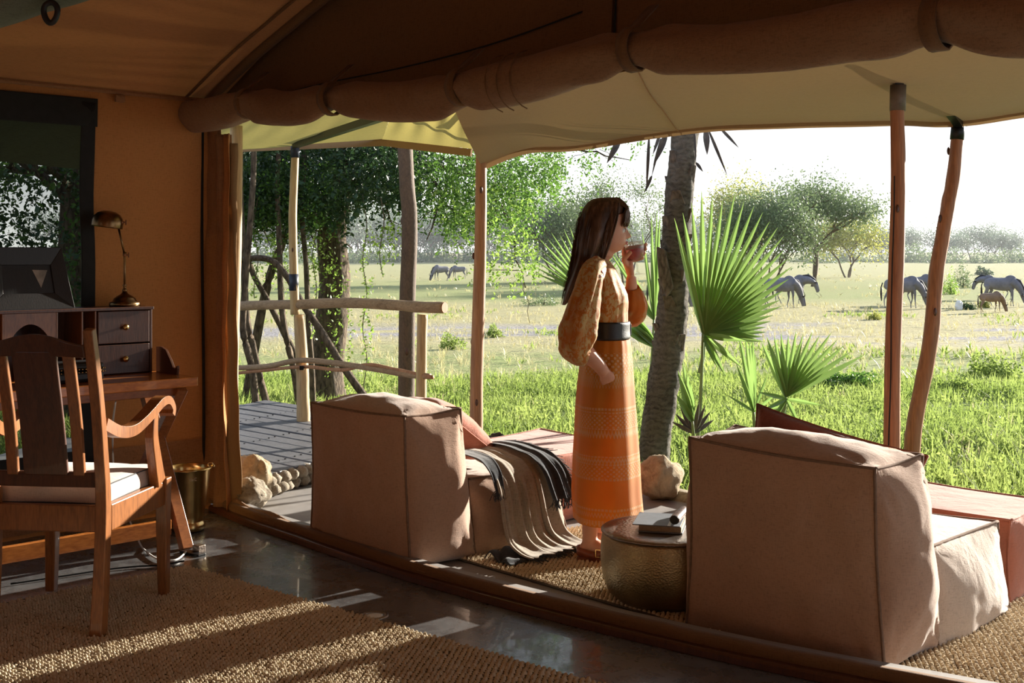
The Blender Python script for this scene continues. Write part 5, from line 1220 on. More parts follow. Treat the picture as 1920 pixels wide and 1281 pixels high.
mb = MB(); mb.lathe([(.004, -.035), (.030, -.021), (.0393, -.002), (.0425, .018), (.001, .018)], gc, 28, GT); wn_ = NT('red_wine'); mb.build('wine', wn_.done(wn_.trans(wn_.bsdf((.16, .002, .010), .05, 0, None, .6), (.95, .01, .04), .6)), wg, smooth=True)
mb = MB(); mb.lathe([(.008, -.040), (.0055, -.050), (.0085, -.060), (.005, -.070), (.0055, -.085), (.010, -.093)], gc, 14, GT); mb.build('stem', M['glass'], wg, smooth=True)
mb = MB(); mb.lathe([(.010, -.093), (.030, -.097), (.037, -.099), (.037, -.101), (.001, -.101)], gc, 28, GT); mb.build('foot', M['glass'], wg, smooth=True)
# ================================================================= VEGETATION
def leafquads(Pn, size, aspect=.45, up=.0, jit=.35, dirs=None):
    """(n,3) centres -> rhombus leaves"""
    n = len(Pn); d = rng.normal(0, 1, (n, 3)) if dirs is None else dirs + rng.normal(0, jit, (n, 3))
    d[:, 2] += up; d /= np.linalg.norm(d, axis=1)[:, None]
    r_ = rng.normal(0, 1, (n, 3)); s_ = np.cross(d, r_); s_ /= np.linalg.norm(s_, axis=1)[:, None] + 1e-9
    L = (size * (1 + rng.normal(0, .25, n)))[:, None] / 2
    V = np.stack([Pn - d * L, Pn + s_ * L * aspect, Pn + d * L, Pn - s_ * L * aspect], 1)
    F_ = (np.arange(n) * 4)[:, None] + np.arange(4)
    return V.reshape(-1, 3), F_
def cat(*vf):
    o = 0; Vs = []; Fs = []
    for V, F_ in vf: Vs.append(V); Fs.append(F_ + o); o += len(V)
    return np.concatenate(Vs), np.concatenate(Fs)
def drooping(starts, tw, per, L, spread=.35, droop=1.0, size=.03):
    """twigs of paired leaflets hanging from start points"""
    n = len(starts); d = rng.normal(0, spread, (n, 3)); d[:, 2] -= droop; d /= np.linalg.norm(d, axis=1)[:, None]
    LL = L * (1 + rng.normal(0, .3, n)); t_ = rng.random((n, per)); side = rng.normal(0, .016, (n, per, 3))
    curve = rng.normal(0, .25, (n, 3))
    Pn = starts[:, None] + d[:, None] * (t_ * LL[:, None])[..., None] + curve[:, None] * (t_ ** 2 * LL[:, None])[..., None] * .5 + side
    return Pn.reshape(-1, 3)
def box_pts(n, px0, px1, py0, py1, Y0, Y1, keep=None):
    out = []
    while len(out) < n:
        px, py, Y = random.uniform(px0, px1), random.uniform(py0, py1), random.uniform(Y0, Y1)
        if keep is None or keep(px, py, Y): out.append(tuple(P(px, py, Y)))
    return np.array(out)
def twigmesh(m_, a, b, r0, r1, seed=0, n=6, k=5):
    a = Vector(a); b = Vector(b); pts = [a.lerp(b, i / k) + Vector((nz(i, seed, 1, .9), nz(i, seed, 5, .9), nz(i, seed, 9, .9))) * (a - b).length * .09 * math.sin(math.pi * i / k) for i in range(k + 1)]
    m_.tube(pts, [lerp(r0, r1, i / k) for i in range(k + 1)], n, cap=False); return pts

# ---- the big tree beyond the platform
tb_ = GG(612, 745); tb_ = Vector((P(615, 700, 12).x, 12, gz(-1.9, 12)))
bt = thing('shade_tree', 'big leafy tree with a thick bark trunk and hanging vines beyond the railing', 'tree', tb_)
Z = lambda px, py, Y=12: P(px, py, Y)
m_ = MB(); pts = smooth_path([Vector((tb_.x - .02, 12, tb_.z - .1)), Z(612, 690), Z(622, 600), Z(628, 520), Z(622, 440), Z(632, 370), Z(640, 300), Z(655, 180), Z(650, 20)], 8)
m_.tube(pts, list(np.interp(np.linspace(0, 1, len(pts)), [0, .12, .4, 1], [.25, .17, .16, .11])), 22, mod=lambda i, a: 1 + .13 * nz(i * .12, math.cos(a) * 2.5, math.sin(a) * 2.5) + .07 * nz(i * .5, math.cos(a) * 6, math.sin(a) * 6))
m_.build('trunk', M['bark'], bt, smooth=True)
m_ = MB(); random.seed(31)
for a, b, r0, r1 in (((632, 400), (520, 330), .07, .03), ((520, 330), (440, 300), .03, .02), ((636, 360), (760, 300), .07, .035), ((760, 300), (900, 330), .035, .018), ((900, 330), (960, 420), .018, .006), ((640, 330), (880, 200), .06, .03), ((880, 200), (1080, 280), .03, .012), ((1080, 280), (1180, 300), .012, .004), ((628, 430), (560, 400), .05, .03), ((560, 400), (480, 420), .03, .015), ((636, 300), (560, 180), .06, .03), ((640, 250), (480, 120), .05, .03), ((655, 180), (900, 60), .06, .03), ((800, 310), (860, 420), .02, .008), ((840, 330), (800, 450), .02, .006), ((700, 330), (740, 430), .02, .006), ((940, 380), (985, 540), .012, .006)):
    Y0 = 12 + random.uniform(-.6, .6); q = twigmesh(m_, Z(*a, 12), Z(*b, Y0), r0, r1, random.random() * 50, 7)
    for i in range(4): twigmesh(m_, q[random.randint(1, 4)], q[random.randint(2, 5)] + Vector((random.uniform(-.5, .5), random.uniform(-.5, .5), random.uniform(-.4, .3))), r1 * .8, .003, random.random() * 50, 4)
m_.build('branches', M['bark'], bt, smooth=True)['kind'] = 'stuff'
random.seed(17)
def topedge(px): return 255
starts = [box_pts(2300, 440, 790, 235, 376, 10.4, 13.8), box_pts(900, 440, 640, 350, 400, 10.6, 13)]
dk1 = drooping(np.concatenate(starts), 0, 13, .28, .7, .5)
up_ = box_pts(800, 380, 1150, -420, 190, 10.8, 15); dk2 = drooping(up_, 0, 8, .5, .8, .3)
V1 = leafquads(dk1, .048, .5); V2 = leafquads(dk2, .13, .5)
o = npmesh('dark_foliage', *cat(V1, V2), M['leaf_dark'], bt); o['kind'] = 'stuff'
kp = lambda px, py, Y: py < 395 - ((px - 900) / 150) ** 2 * 70 + (25 if 820 < px < 1000 else 0)
g1 = drooping(box_pts(1150, 770, 1055, 262, 405, 10.6, 13.4, kp), 0, 16, .34, .35, 1)
g1b = drooping(box_pts(260, 440, 620, 290, 400, 10.4, 11.5), 0, 12, .32, .4, 1)
g2 = drooping(box_pts(48, 900, 1005, 430, 500, 11.0, 12.2), 0, 20, .30, .3, 1)
g3 = drooping(box_pts(30, 1000, 1130, 262, 320, 11, 12.8), 0, 16, .30, .4, .7)
g3b = drooping(box_pts(12, 1130, 1240, 262, 300, 11, 12.5), 0, 10, .22, .5, .5)
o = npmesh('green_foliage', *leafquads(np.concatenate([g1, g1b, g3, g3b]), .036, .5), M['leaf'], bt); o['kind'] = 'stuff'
g4 = drooping(box_pts(30, 455, 600, 400, 450, 10.8, 12.4), 0, 26, .42, .22, 1)
g5 = drooping(box_pts(30, 600, 652, 410, 690, 11.7, 11.85), 0, 12, .3, .2, 1)
g6 = drooping(box_pts(16, 690, 765, 400, 440, 11, 12), 0, 18, .36, .25, 1)
g7 = drooping(box_pts(70, 780, 1040, 330, 440, 10.4, 11.2, kp), 0, 14, .3, .35, 1)
vine = []
for px, y0, y1 in ((684, 430, 700), (692, 520, 660), (716, 430, 520), (655, 560, 690), (480, 430, 560), (590, 440, 640), (540, 430, 520)):
    for i in range(int((y1 - y0) / 2.2)):
        y = y0 + i * 2.2; vine.append(tuple(P(px + 4 * math.sin(y * .05 + px) + random.uniform(-7, 7) * (1 if (i // 8) % 2 else .4), y, 10.6 + random.uniform(-.1, .1))))
o = npmesh('lime_foliage', *leafquads(np.concatenate([g2, g4, g5, g6, g7, np.array(vine)]), .036, .55), M['leaf_lime'], bt); o['kind'] = 'stuff'
for px, y0, y1 in ((684, 425, 750), (716, 430, 520), (590, 440, 640), (480, 430, 560)):
    m_ = MB(); m_.tube([P(px + 4 * math.sin(y * .05 + px), y, 10.6) for y in np.linspace(y0 - 60, y1, 24)], .004, 4, cap=False); m_.build('vine', M['bark'], bt)
# ---- thin stems behind the railing
def stem(pxs, Y, r, label, seed, grp=None):
    pts = smooth_path([P(x, y, Y) for x, y in pxs], 6); th = thing('thicket_stem', label, 'tree stem', pts[0], grp)
    m_ = MB(); rr = [lerp(r, r * .7, i / (len(pts) - 1)) for i in range(len(pts))]
    m_.tube(pts, rr, 8, mod=lambda i, a: 1 + .16 * nz(i * .5 + seed, math.cos(a), math.sin(a))); m_.build('bark', M['bark'], th, smooth=True)
stem([(484, 815), (474, 700), (456, 620), (459, 540), (468, 430), (476, 300), (470, 190)], 9.9, .034, 'thin dark stem rising close behind the pale canvas pole', 1)
stem([(512, 800), (490, 720), (474, 650), (462, 590), (456, 470), (450, 330), (455, 190)], 10.3, .036, 'crooked stem that ends in a stub beside the plank platform', 2)
stem([(690, 752), (645, 690), (600, 618), (570, 575), (545, 530), (515, 492), (480, 484), (440, 490)], 10.1, .035, 'long leaning branch that slants down behind the railing', 3)
stem([(566, 805), (552, 700), (536, 630), (527, 560), (524, 460), (520, 330), (530, 190)], 10.6, .033, 'upright knotty stem just left of the railing post', 4)
stem([(560, 800), (556, 680), (530, 620), (500, 560), (470, 500), (458, 400)], 11.2, .034, 'bent stem leaning left behind the two railing logs', 5)
stem([(588, 780), (584, 680), (578, 600), (574, 500), (566, 380), (580, 220)], 10.9, .030, 'thin stem between the railing post and the thick tree trunk', 6)
stem([(452, 810), (480, 640), (505, 520), (535, 440), (560, 340), (590, 220)], 11.6, .05, 'slanting stem that forks up to the right behind the canvas pole', 7)

# ---- grass and weeds
def deck_y(x): return np.interp(x, [-6, -3.6, -2.1, -.6, -.35, .9, 2.3, 4.3, 7], [7.0, 8.6, 9.95, 8.5, 7.85, 6.6, 5.12, 3.3, 2.3])
def scatter(n, y0, y1, pw=1.0, dens=None):
    y = y0 + (y1 - y0) * rng.random(n) ** pw; x = (rng.random(n) * 2 - 1) * (y * .47 + 1.2)
    k = y > deck_y(x) + .06
    if dens is not None: k &= rng.random(n) < dens(x, y)
    x = x[k]; y = y[k]; z = np.array([gz(a, b) for a, b in zip(x, y)]); return np.stack([x, y, z], 1)
def nfield(x, y, s, o=0): return np.array([noise.noise(Vector((a * s, b * s, o))) for a, b in zip(x, y)])
def blades(base, h, w, per, lean=.35, hv=.35):
    n = len(base); B = np.repeat(base, per, 0); m = len(B); B = B + np.concatenate([rng.normal(0, w * 1.2, (m, 2)), np.zeros((m, 1))], 1)
    H = np.repeat(h, per) * (1 + rng.normal(0, hv, m)).clip(.3, 2); a = rng.random(m) * 2 * math.pi; dr = np.stack([np.cos(a), np.sin(a), np.zeros(m)], 1); sd = np.stack([-np.sin(a), np.cos(a), np.zeros(m)], 1)
    l = (H * np.abs(rng.normal(0, lean, m)))[:, None]; H = H[:, None]; w_2 = w * (1 + rng.normal(0, .2, m))[:, None]
    up3 = np.array([[0, 0, 1.]])
    V = np.stack([B - sd * w_2 * .3, B + dr * l * .4 + up3 * H * .55 - sd * w_2 * .5, B + dr * l + up3 * H, B + dr * l * .4 + up3 * H * .55 + sd * w_2 * .5], 1)
    return V.reshape(-1, 3), (np.arange(m) * 4)[:, None] + np.arange(4)
gA = scatter(21000, 4.2, 15, .9, lambda x, y: np.clip(.75 + nfield(x, y, .8) * .7, .15, 1))
hA = .10 + .07 * nfield(gA[:, 0], gA[:, 1], .5, 3) + .03
bl1 = blades(gA, hA.clip(.05, .26), .012, 6, .6)
lv = np.repeat(gA, 8, 0); lv = lv + np.stack([rng.normal(0, .035, len(lv)), rng.normal(0, .035, len(lv)), rng.random(len(lv)) * np.repeat(hA.clip(.05, .26), 8) * 1.1], 1)
bl2 = leafquads(lv, .034, .5, .25)
gB = scatter(15000, 13, 40, .8, lambda x, y: np.clip(.42 + nfield(x, y, .3, 7) * 1.2 - np.clip((y - np.where(x < 1.5, 13.5, 20)) / 6, 0, .6), .0, 1))
bl3 = blades(gB, .11 + .07 * nfield(gB[:, 0], gB[:, 1], .25, 5), .03, 5, .6)
o = npmesh('green_grass', *cat(bl1, bl2, bl3), M['weed']); tag(o, 'bright green leafy grass growing beyond the veranda edge', 'grass', kind='stuff')
gC = scatter(8000, 8, 45, .9, lambda x, y: np.clip(.25 + nfield(x, y, .35, 11) * 1.1 + np.clip((y - 12) / 20, 0, .3), .03, 1)); gC2 = scatter(2500, 45, 110, .8, lambda x, y: np.clip(.3 + nfield(x, y, .1, 2), .05, 1))
o = npmesh('dry_grass', *cat(blades(gC, np.full(len(gC), .11), .010, 8, .8), blades(gC2, np.full(len(gC2), .16), .05, 5, .9)), M['straw']); tag(o, 'dry straw-coloured grass scattered over the plain', 'grass', kind='stuff')
# ---- bushes on the plain (each one a thing)
def bushpts(n, r, h, seed=0):
    p = rng.normal(0, 1, (n, 3)); p /= np.linalg.norm(p, axis=1)[:, None]; p *= (rng.random(n) ** .35)[:, None] * (1 + .25 * np.sin(p[:, :1] * 5 + seed) + .2 * np.sin(p[:, 1:2] * 7 + seed * 2)); p[:, 2] = np.abs(p[:, 2]); return p * np.array([r, r, h])
def bush(px, py, rp, hp_, label, m, seed, grp=None, n=900):
    g = GG(px, py); k = g.y / F; th = thing('shrub', label, 'shrub', g, grp)
    V, F_ = leafquads(bushpts(n, rp * k, hp_ * k, seed) + np.array(g), max(.05, 3.2 * k), .5); npmesh('foliage', V, F_, M[m], th)['kind'] = 'stuff'
    m_ = MB(); m_.tube([g - Vector((0, 0, .1)), g + Vector((.02, 0, hp_ * k * .6))], [.05, .02], 6); m_.build('stem', M['bark'], th)
bush(1782, 552, 17, 38, 'light green shrub on the plain just right of the leaning pole', 'leaf_lime', 1)
bush(1806, 540, 22, 38, 'grey-green shrub behind the light green one, right of the leaning pole', 'leaf_far', 2)
bush(1843, 516, 16, 14, 'low dark shrub on the plain above the pair of grazing animals at the edge', 'leaf_dark', 3)
bush(1813, 580, 14, 12, 'low dark tuft beside the pale stone on the plain', 'leaf_dark', 4)
bush(1845, 578, 10, 12, 'small brownish tuft just left of the calf', 'leaf_far_yellow', 5)
bush(1425, 800, 40, 40, 'leafy weed clump directly beyond the right armchair', 'weed', 6, None, 1600) if False else None
bush(1020, 572, 42, 17, 'wide low grey-green shrub behind the woman\'s back', 'leaf_far', 7)
bush(925, 632, 18, 20, 'small dry green tuft just right of the upright deck pole', 'weed', 8)
bush(845, 655, 26, 28, 'tuft of green weeds on the dry ground left of the upright deck pole', 'weed', 9)
bush(1860, 720, 45, 50, 'tall leafy weed clump at the far edge of the view beyond the leaning pole', 'weed', 10, None, 2200)
bush(1590, 735, 52, 36, 'dark green weed clump seen left of the reddish upright pole', 'leaf', 11, None, 2200)
bush(1790, 745, 34, 32, 'low leafy weed clump just right of the leaning pole', 'weed', 12, None, 1500)
bush(1640, 600, 14, 14, 'tiny dry tuft left of the reddish upright pole on the plain', 'leaf_far_yellow', 13)
c = GG(1798, 581); boulder('field_stone', c + Vector((0, 0, .10)), (.13, .12, .22), 4, 'rock', 'small pale upright stone standing alone on the plain'); bpy.data.objects['field_stone'].data.materials[0] = M['white']

# ---- acacias
def acacia(name, base, H, Wd, seed, leafm, label, grp=None, nl=7000, forks=4, trunkfrac=.3, lsize=.12, rt_=.022, flat=.32, lean=0, cat_='tree', low=False):
    random.seed(seed); th = thing(name, label, cat_, base, grp); m_ = MB(); tips = []
    def rec(p, d, L, r, lv):
        q = p + d * L; k = 4; bend = Vector((random.uniform(-.12, .12), random.uniform(-.12, .12), 0)) * L
        pts = [p.lerp(q, i / k) + bend * math.sin(math.pi * i / k) for i in range(k + 1)]
        m_.tube(pts, [lerp(r, r * .68, i / k) for i in range(k + 1)], 6 if lv < 2 else 4, cap=False)
        if lv >= 4 or q.z - base.z > H * .93: tips.append(q); return
        for i in range(3 if lv < 3 else 2):
            a = random.uniform(0, 6.28); sp = random.uniform(.5, 1.0) * (1 + .25 * lv)
            nd = (d + Vector((math.cos(a) * sp, math.sin(a) * sp, random.uniform(-.15, .30)))).normalized(); nd.z = max(nd.z, .12 + .2 / (lv + 1)); rec(q, nd.normalized(), L * random.uniform(.62, .82), r * .62, lv + 1)
    for i in range(forks):
        a = i * 6.28 / forks + random.random(); sp = .1 if forks == 1 else random.uniform(.3, .75)
        rec(base - Vector((0, 0, .15)) + Vector((math.cos(a), math.sin(a), 0)) * H * .01 * forks, Vector((math.cos(a) * sp + lean, math.sin(a) * sp, 1)).normalized(), H * trunkfrac, H * rt_ * (1 if forks == 1 else .75), 0)
    # scale sideways spread of the tips to the wanted crown
    mx_ = max((Vector((t_.x - base.x, t_.y - base.y, 0))).length for t_ in tips); ksc = (Wd / 2) / mx_
    mz = max(t_.z - base.z for t_ in tips); kz = H * .9 / mz
    def sc(v): v = Vector(v); f_ = min(1, max(0, (v.z - base.z) / (H * .25))); kk = lerp(1, ksc, f_); return Vector((base.x + (v.x - base.x) * kk, base.y + (v.y - base.y) * kk, base.z + (v.z - base.z) * lerp(1, kz, f_)))
    m_.v = [tuple(sc(v)) for v in m_.v]; tips = [sc(t_) for t_ in tips]
    m_.build('trunk', M['bark'], th, smooth=True)
    per = max(3, nl // len(tips)); T_ = np.repeat(np.array([tuple(t_) for t_ in tips]), per, 0); g = rng.normal(0, 1, (len(T_), 3)) * np.array([Wd * .07, Wd * .07, H * flat * .10]); V, F_ = leafquads(T_ + g, lsize, .5); npmesh('crown', V, F_, M[leafm], th)['kind'] = 'stuff'
    return th
def gY(px, Y): x = (px - 960) * Y / F; return Vector((x, Y, gz(x, Y)))
acacia('acacia_tree', gY(1522, 72), 7.0, 8.4, 5, 'leaf_far', 'umbrella-shaped acacia on one bent trunk above the grazing herd', nl=13000, forks=1, trunkfrac=.24, lsize=.17, rt_=.022, flat=.75, lean=.0)
acacia('acacia_tree', gY(1436, 66), 5.6, 6.0, 8, 'leaf_far', 'many-stemmed bushy acacia left of the umbrella-shaped one', nl=15000, forks=6, trunkfrac=.28, lsize=.16, rt_=.016, flat=1.3)
acacia('acacia_tree', gY(1384, 95), 8.2, 8.0, 12, 'leaf_far_yellow', 'yellow-green acacia behind the tall fan palm leaf', nl=11000, forks=3, lsize=.22, flat=1.2)
acacia('acacia_tree', gY(1590, 100), 5.2, 8.2, 15, 'leaf_far_yellow', 'pale yellow-green tree glimpsed behind the umbrella acacia trunk', nl=8000, forks=3, lsize=.22, flat=1.5)
acacia('acacia_tree', gY(1172, 75), 8.0, 7.4, 19, 'leaf_far', 'sparse lacy acacia rising behind the woman\'s head', nl=5500, forks=2, trunkfrac=.3, lsize=.15, rt_=.014, flat=.5)
acacia('acacia_tree', gY(1052, 80), 5.4, 7.6, 23, 'leaf_far', 'rounded grey-green tree behind the woman\'s long hair', nl=13000, forks=4, lsize=.2, flat=2.0)
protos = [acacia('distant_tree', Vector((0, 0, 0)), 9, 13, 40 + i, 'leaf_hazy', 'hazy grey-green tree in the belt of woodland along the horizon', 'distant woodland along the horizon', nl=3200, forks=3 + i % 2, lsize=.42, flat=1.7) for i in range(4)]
random.seed(77); spots = []
for px in np.arange(470, 1100, 24): spots.append((px + random.uniform(-9, 9), random.uniform(205, 245), random.uniform(.95, 1.2)))
for px in np.arange(560, 1100, 60): spots.append((px + random.uniform(-20, 20), random.uniform(250, 290), random.uniform(1.2, 1.45)))
for px in np.arange(1120, 1340, 34): spots.append((px + random.uniform(-9, 9), random.uniform(205, 245), random.uniform(.75, 1.0)))
for px in np.arange(1345, 1700, 40): spots.append((px + random.uniform(-9, 9), random.uniform(215, 245), random.uniform(.5, .8)))
for px in (1655, 1690, 1712, 1760, 1795, 1822, 1846, 1872, 1900, 1935, 1975, 2030): spots.append((px, random.uniform(215, 240), random.uniform(.62, .82)))
for px in (100, 180, 260, 340, 410): spots.append((px, 225, random.uniform(.95, 1.2)))
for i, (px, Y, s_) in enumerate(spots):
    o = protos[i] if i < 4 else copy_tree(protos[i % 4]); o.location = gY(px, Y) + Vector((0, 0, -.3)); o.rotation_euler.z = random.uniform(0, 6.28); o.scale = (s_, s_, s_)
    seg = [(440, 'seen through the mesh window'), (560, 'behind the thin stems and railing'), (760, 'between the big tree trunk and the thick dark pole'), (900, 'between the thick dark pole and the upright deck pole'), (1110, 'between the deck pole and the woman'), (1345, 'on either side of the rough palm trunk'), (1640, 'behind the nearer acacias'), (1790, 'between the upright and the leaning pole'), (9999, 'right of the leaning pole')]
    wh = next(w for lim, w in seg if px < lim); o['label'] = 'hazy horizon woodland tree ' + wh; o['group'] = 'horizon woodland ' + wh
bp_ = thing('distant_bush', 'dark rounded bush at the foot of the woodland belt', 'bush', (0, 0, 0), 'bushes along the foot of the woodland')
npmesh('foliage', *leafquads(bushpts(900, 3.0, 2.6, 3), .4, .5), M['leaf_far'], bp_)['kind'] = 'stuff'
for i, px in enumerate(list(np.arange(470, 1110, 30)) + list(np.arange(1120, 2000, 48))):
    o = bp_ if i == 0 else copy_tree(bp_); s_ = random.uniform(.6, 1.2); o.location = gY(px + random.uniform(-14, 14), random.uniform(185, 205)) + Vector((0, 0, -.3)); o.rotation_euler.z = random.uniform(0, 6.28); o.scale = (s_ * 1.3, s_, s_)
# distant ridge
M['ridge'] = m_plain('ridge', (.30, .36, .40), .95, 0, .15, .002)  # blue-grey of the haze is put into the base colour
rv = []; nxr, nyr = 90, 12
for j in range(nyr + 1):
    for i in range(nxr + 1):
        x = -600 + i / nxr * 4200; y = 2300 + j / nyr * 900; env = math.sin(math.pi * min(1, j / nyr)) ** .8; h = np.interp(x, [-600, 500, 750, 1000, 1600, 3600], [0, 0, 95, 118, 135, 160]) * (1 + .12 * nz(x, y, 0, .004) + .05 * nz(x, y, 3, .015))
        rv.append((x, y, -2 + h * env))
tag(npmesh('hills', np.array(rv), np.array([(r * (nxr + 1) + i, r * (nxr + 1) + i + 1, (r + 1) * (nxr + 1) + i + 1, (r + 1) * (nxr + 1) + i) for r in range(nyr) for i in range(nxr)]), M['ridge'], smooth=True), kind='structure')
# morning haze over the plain
t = NT('haze'); vs = t.n('ShaderNodeVolumeScatter'); vs.inputs['Color'].default_value = (.92, .96, 1, 1); vs.inputs['Density'].default_value = .0006; vs.inputs['Anisotropy'].default_value = .2
t.l(vs.outputs[0], t.out.inputs['Volume']); M['haze'] = t.m
hzb = MB().box((400, 1700, 26), (5200, 3300, 60)).build('haze', M['haze']); hzb['kind'] = 'stuff'; tag(hzb, 'thin pale morning haze over the far plain', 'haze')

# ---- palm tree
pY = 7.9; ptb = Vector((P(1222, 885, pY).x, pY, gz(.96, pY)))
pt = thing('palm_tree', 'rough grey palm trunk rising through the view right of the woman', 'palm', ptb)
pts = smooth_path([P(1220, 895, pY), P(1232, 800, pY), P(1247, 700, pY), P(1258, 620, pY), P(1265, 520, pY), P(1269, 430, pY), P(1277, 330, pY), P(1285, 240, pY), P(1296, 60, pY), P(1300, -150, pY)], 12)
nn_ = len(pts); rr = np.interp(np.linspace(0, 1, nn_), [0, .08, .3, .6, 1], [.135, .105, .108, .096, .085])
m_ = MB(); m_.tube(pts, list(rr), 30, mod=lambda i, a: 1 + .10 * nz(i * .33, math.cos(a) * 2.2, math.sin(a) * 2.2) + .05 * nz(i * .9, math.cos(a) * 5, math.sin(a) * 5) + .05 * (((i * .42 + a * .8) % 1) - .5))
m_.build('trunk', M['bark_palm'], pt, smooth=True)
random.seed(12)
for k in range(26):     # cut leaf bases clasping the trunk
    i = int(nn_ * (.27 + .45 * (k / 26))); a = k * 2.4 + .4; c = pts[i]; r_ = rr[i]
    for sg in (1,):
        o_ = Vector((math.cos(a), math.sin(a), 0)); sd = Vector((-math.sin(a), math.cos(a), 0)); L_ = random.uniform(.10, .17); wd = random.uniform(.04, .06); tw_ = sd * random.uniform(-.05, .05)
        m_ = MB(); b0 = c + o_ * r_ * .85 - Vector((0, 0, L_ * .5))
        m_.v = [tuple(v) for v in (b0 - sd * wd, b0 + sd * wd, b0 + o_ * .03 + sd * wd * .55 + Vector((0, 0, L_)) + tw_, b0 + o_ * .03 - sd * wd * .55 + Vector((0, 0, L_)) + tw_, b0 - sd * wd - o_ * .03, b0 + sd * wd - o_ * .03, b0 - o_ * .0 + sd * wd * .5 + Vector((0, 0, L_ * .96)) + tw_, b0 - o_ * .0 - sd * wd * .5 + Vector((0, 0, L_ * .96)) + tw_)]
        m_.f = [(0, 1, 2, 3), (4, 7, 6, 5), (0, 4, 5, 1), (1, 5, 6, 2), (2, 6, 7, 3), (3, 7, 4, 0)]
        m_.build('leaf_base', M['boot'], pt, bevel=.006)
c = P(1240, 475, pY - .1); m_ = MB(); m_.prism([P(1232, 462, pY - .12), P(1248, 468, pY - .13), P(1264, 540, pY - .12), P(1250, 560, pY - .12), P(1236, 520, pY - .12)], (0, .05, 0)); m_.build('leaf_base', M['boot'], pt, bevel=.01)
def blade(m_, a, b, w, fold=.3, sag=0, n=6, nrm=None):
    """folded tapering leaflet from a to b"""
    a = Vector(a); b = Vector(b); d = (b - a); L = d.length; d.normalize(); nr = Vector(nrm) if nrm is not None else Vector((0, -1, 0)); s_ = d.cross(nr).normalized(); up = s_.cross(d).normalized(); base = len(m_.v)
    for i in range(n + 1):
        t_ = i / n; ww = w * np.interp(t_, [0, .15, .4, .75, 1], [.35, .75, 1, .6, .03]); p = a.lerp(b, t_) - Vector((0, 0, sag * t_ * t_)); m_.v += [tuple(p - s_ * ww / 2 + up * ww * fold), tuple(p - up * 0), tuple(p + s_ * ww / 2 + up * ww * fold)]
    for i in range(n):
        q = base + 3 * i; m_.f += [(q, q + 1, q + 4, q + 3), (q + 1, q + 2, q + 5, q + 4)]
for (a, b) in (((1250, 250), (1225, 310)), ((1238, 250), (1224, 290)), ((1217, 255), (1212, 360)), ((1163, 260), (1138, 306)), ((1323, 243), (1326, 290)), ((1328, 243), (1364, 330)), ((1350, 240), (1385, 277)), ((1305, 305), (1318, 322)), ((1222, 330), (1208, 362))):
    m_ = MB(); w__ = .045 if abs(a[0] - b[0]) < 36 and b[1] - a[1] > 45 and a[0] != 1217 else .022
    top = P(1292, 140, pY); blade(m_, P(a[0] + (1290 - a[0]) * .25, a[1] - 70, pY - .15), P(*a, pY - .2), w__ * .8); blade(m_, P(*a, pY - .2), P(*b, pY - .25), w__); m_.build('dead_frond', M['dead_frond'], pt, solid=.003)
def fan(par, hub, stem0, tips, w, mat='palm', nm='frond', seed=0, nrm=(0, -1, .1)):
    """fan leaf: petiole + one folded leaflet per tip, joined near the hub"""
    hub = Vector(hub); m_ = MB(); st = smooth_path([stem0, Vector(stem0).lerp(hub, .5) + Vector((.012, 0, .01)), hub], 5); m_.tube(st, [lerp(.016, .008, i / (len(st) - 1)) for i in range(len(st))], 8); fo = m_.build(nm, M['palm_stem'], par, smooth=True)
    for i, tp in enumerate(tips):
        m_ = MB(); blade(m_, hub, tp, w, .32, 0, 7, nrm); m_.build('leaflet', M[mat], fo)
def polar(hub, Y, th0, th1, n, Lf, dY=.25, jit=0):
    out = []; random.seed(int(hub[0]))
    for i in range(n):
        t_ = th0 + (th1 - th0) * i / (n - 1); L_ = Lf(t_) * (1 + random.uniform(-.05, .05)); a = R(t_); out.append(P(hub[0] + L_ * math.sin(a), hub[1] - L_ * math.cos(a), Y + dY * math.sin(a * 1.2 + .4) + random.uniform(-.03, .03)))
    return out
random.seed(4)
fb = Vector((P(1300, 800, 7.35).x, 7.35, gz(1.2, 7.35)))
f1 = thing('fan_palm', 'young fan palm with one huge upright green leaf beside the palm trunk', 'palm', fb)
h1 = (1318, 625); fan(f1, P(*h1, 7.3), fb, polar(h1, 7.3, -14, 98, 26, lambda a: np.interp(a, [-14, 0, 20, 40, 60, 80, 100], [215, 262, 266, 240, 180, 128, 112])), .050)
fan(f1, P(1319, 628, 7.33), P(1312, 700, 7.33), [P(1360, 705, 7.1), P(1392, 690, 7.15), P(1400, 640, 7.2), P(1345, 690, 7.15)], .045)
fan(f1, P(1298, 790, 7.2), fb, [P(1271, 695, 7.1), P(1280, 680, 7.15), P(1289, 700, 7.2), P(1268, 740, 7.1)], .05)
for k in range(9):
    m_ = MB(); a = -70 + k * 17; q = P(1300, 812, 7.3); blade(m_, q, P(1300 + 42 * math.sin(R(a)), 812 - 60 * math.cos(R(a)) , 7.3 + .1 * math.sin(k)), .03); m_.build('old_stub', M['dead_frond'], f1, solid=.004)
fb2 = Vector((P(1452, 800, 7.6).x, 7.6, gz(1.75, 7.6)))
f2_ = thing('fan_palm', 'low young fan palm spreading its leaf to the right above the right armchair', 'palm', fb2)
fan(f2_, P(1473, 744, 7.55), fb2, polar((1473, 744), 7.55, -24, 62, 14, lambda a: np.interp(a, [-24, 0, 30, 62], [118, 118, 138, 162]), .2), .045)
fan(f2_, P(1474, 748, 7.5), P(1460, 790, 7.5), [P(1420, 735, 7.3), P(1430, 770, 7.3), P(1500, 800, 7.4), P(1440, 800, 7.4), P(1540, 760, 7.4)], .03)
fb3 = Vector((P(1412, 830, 7.8).x, 7.8, gz(1.6, 7.8)))
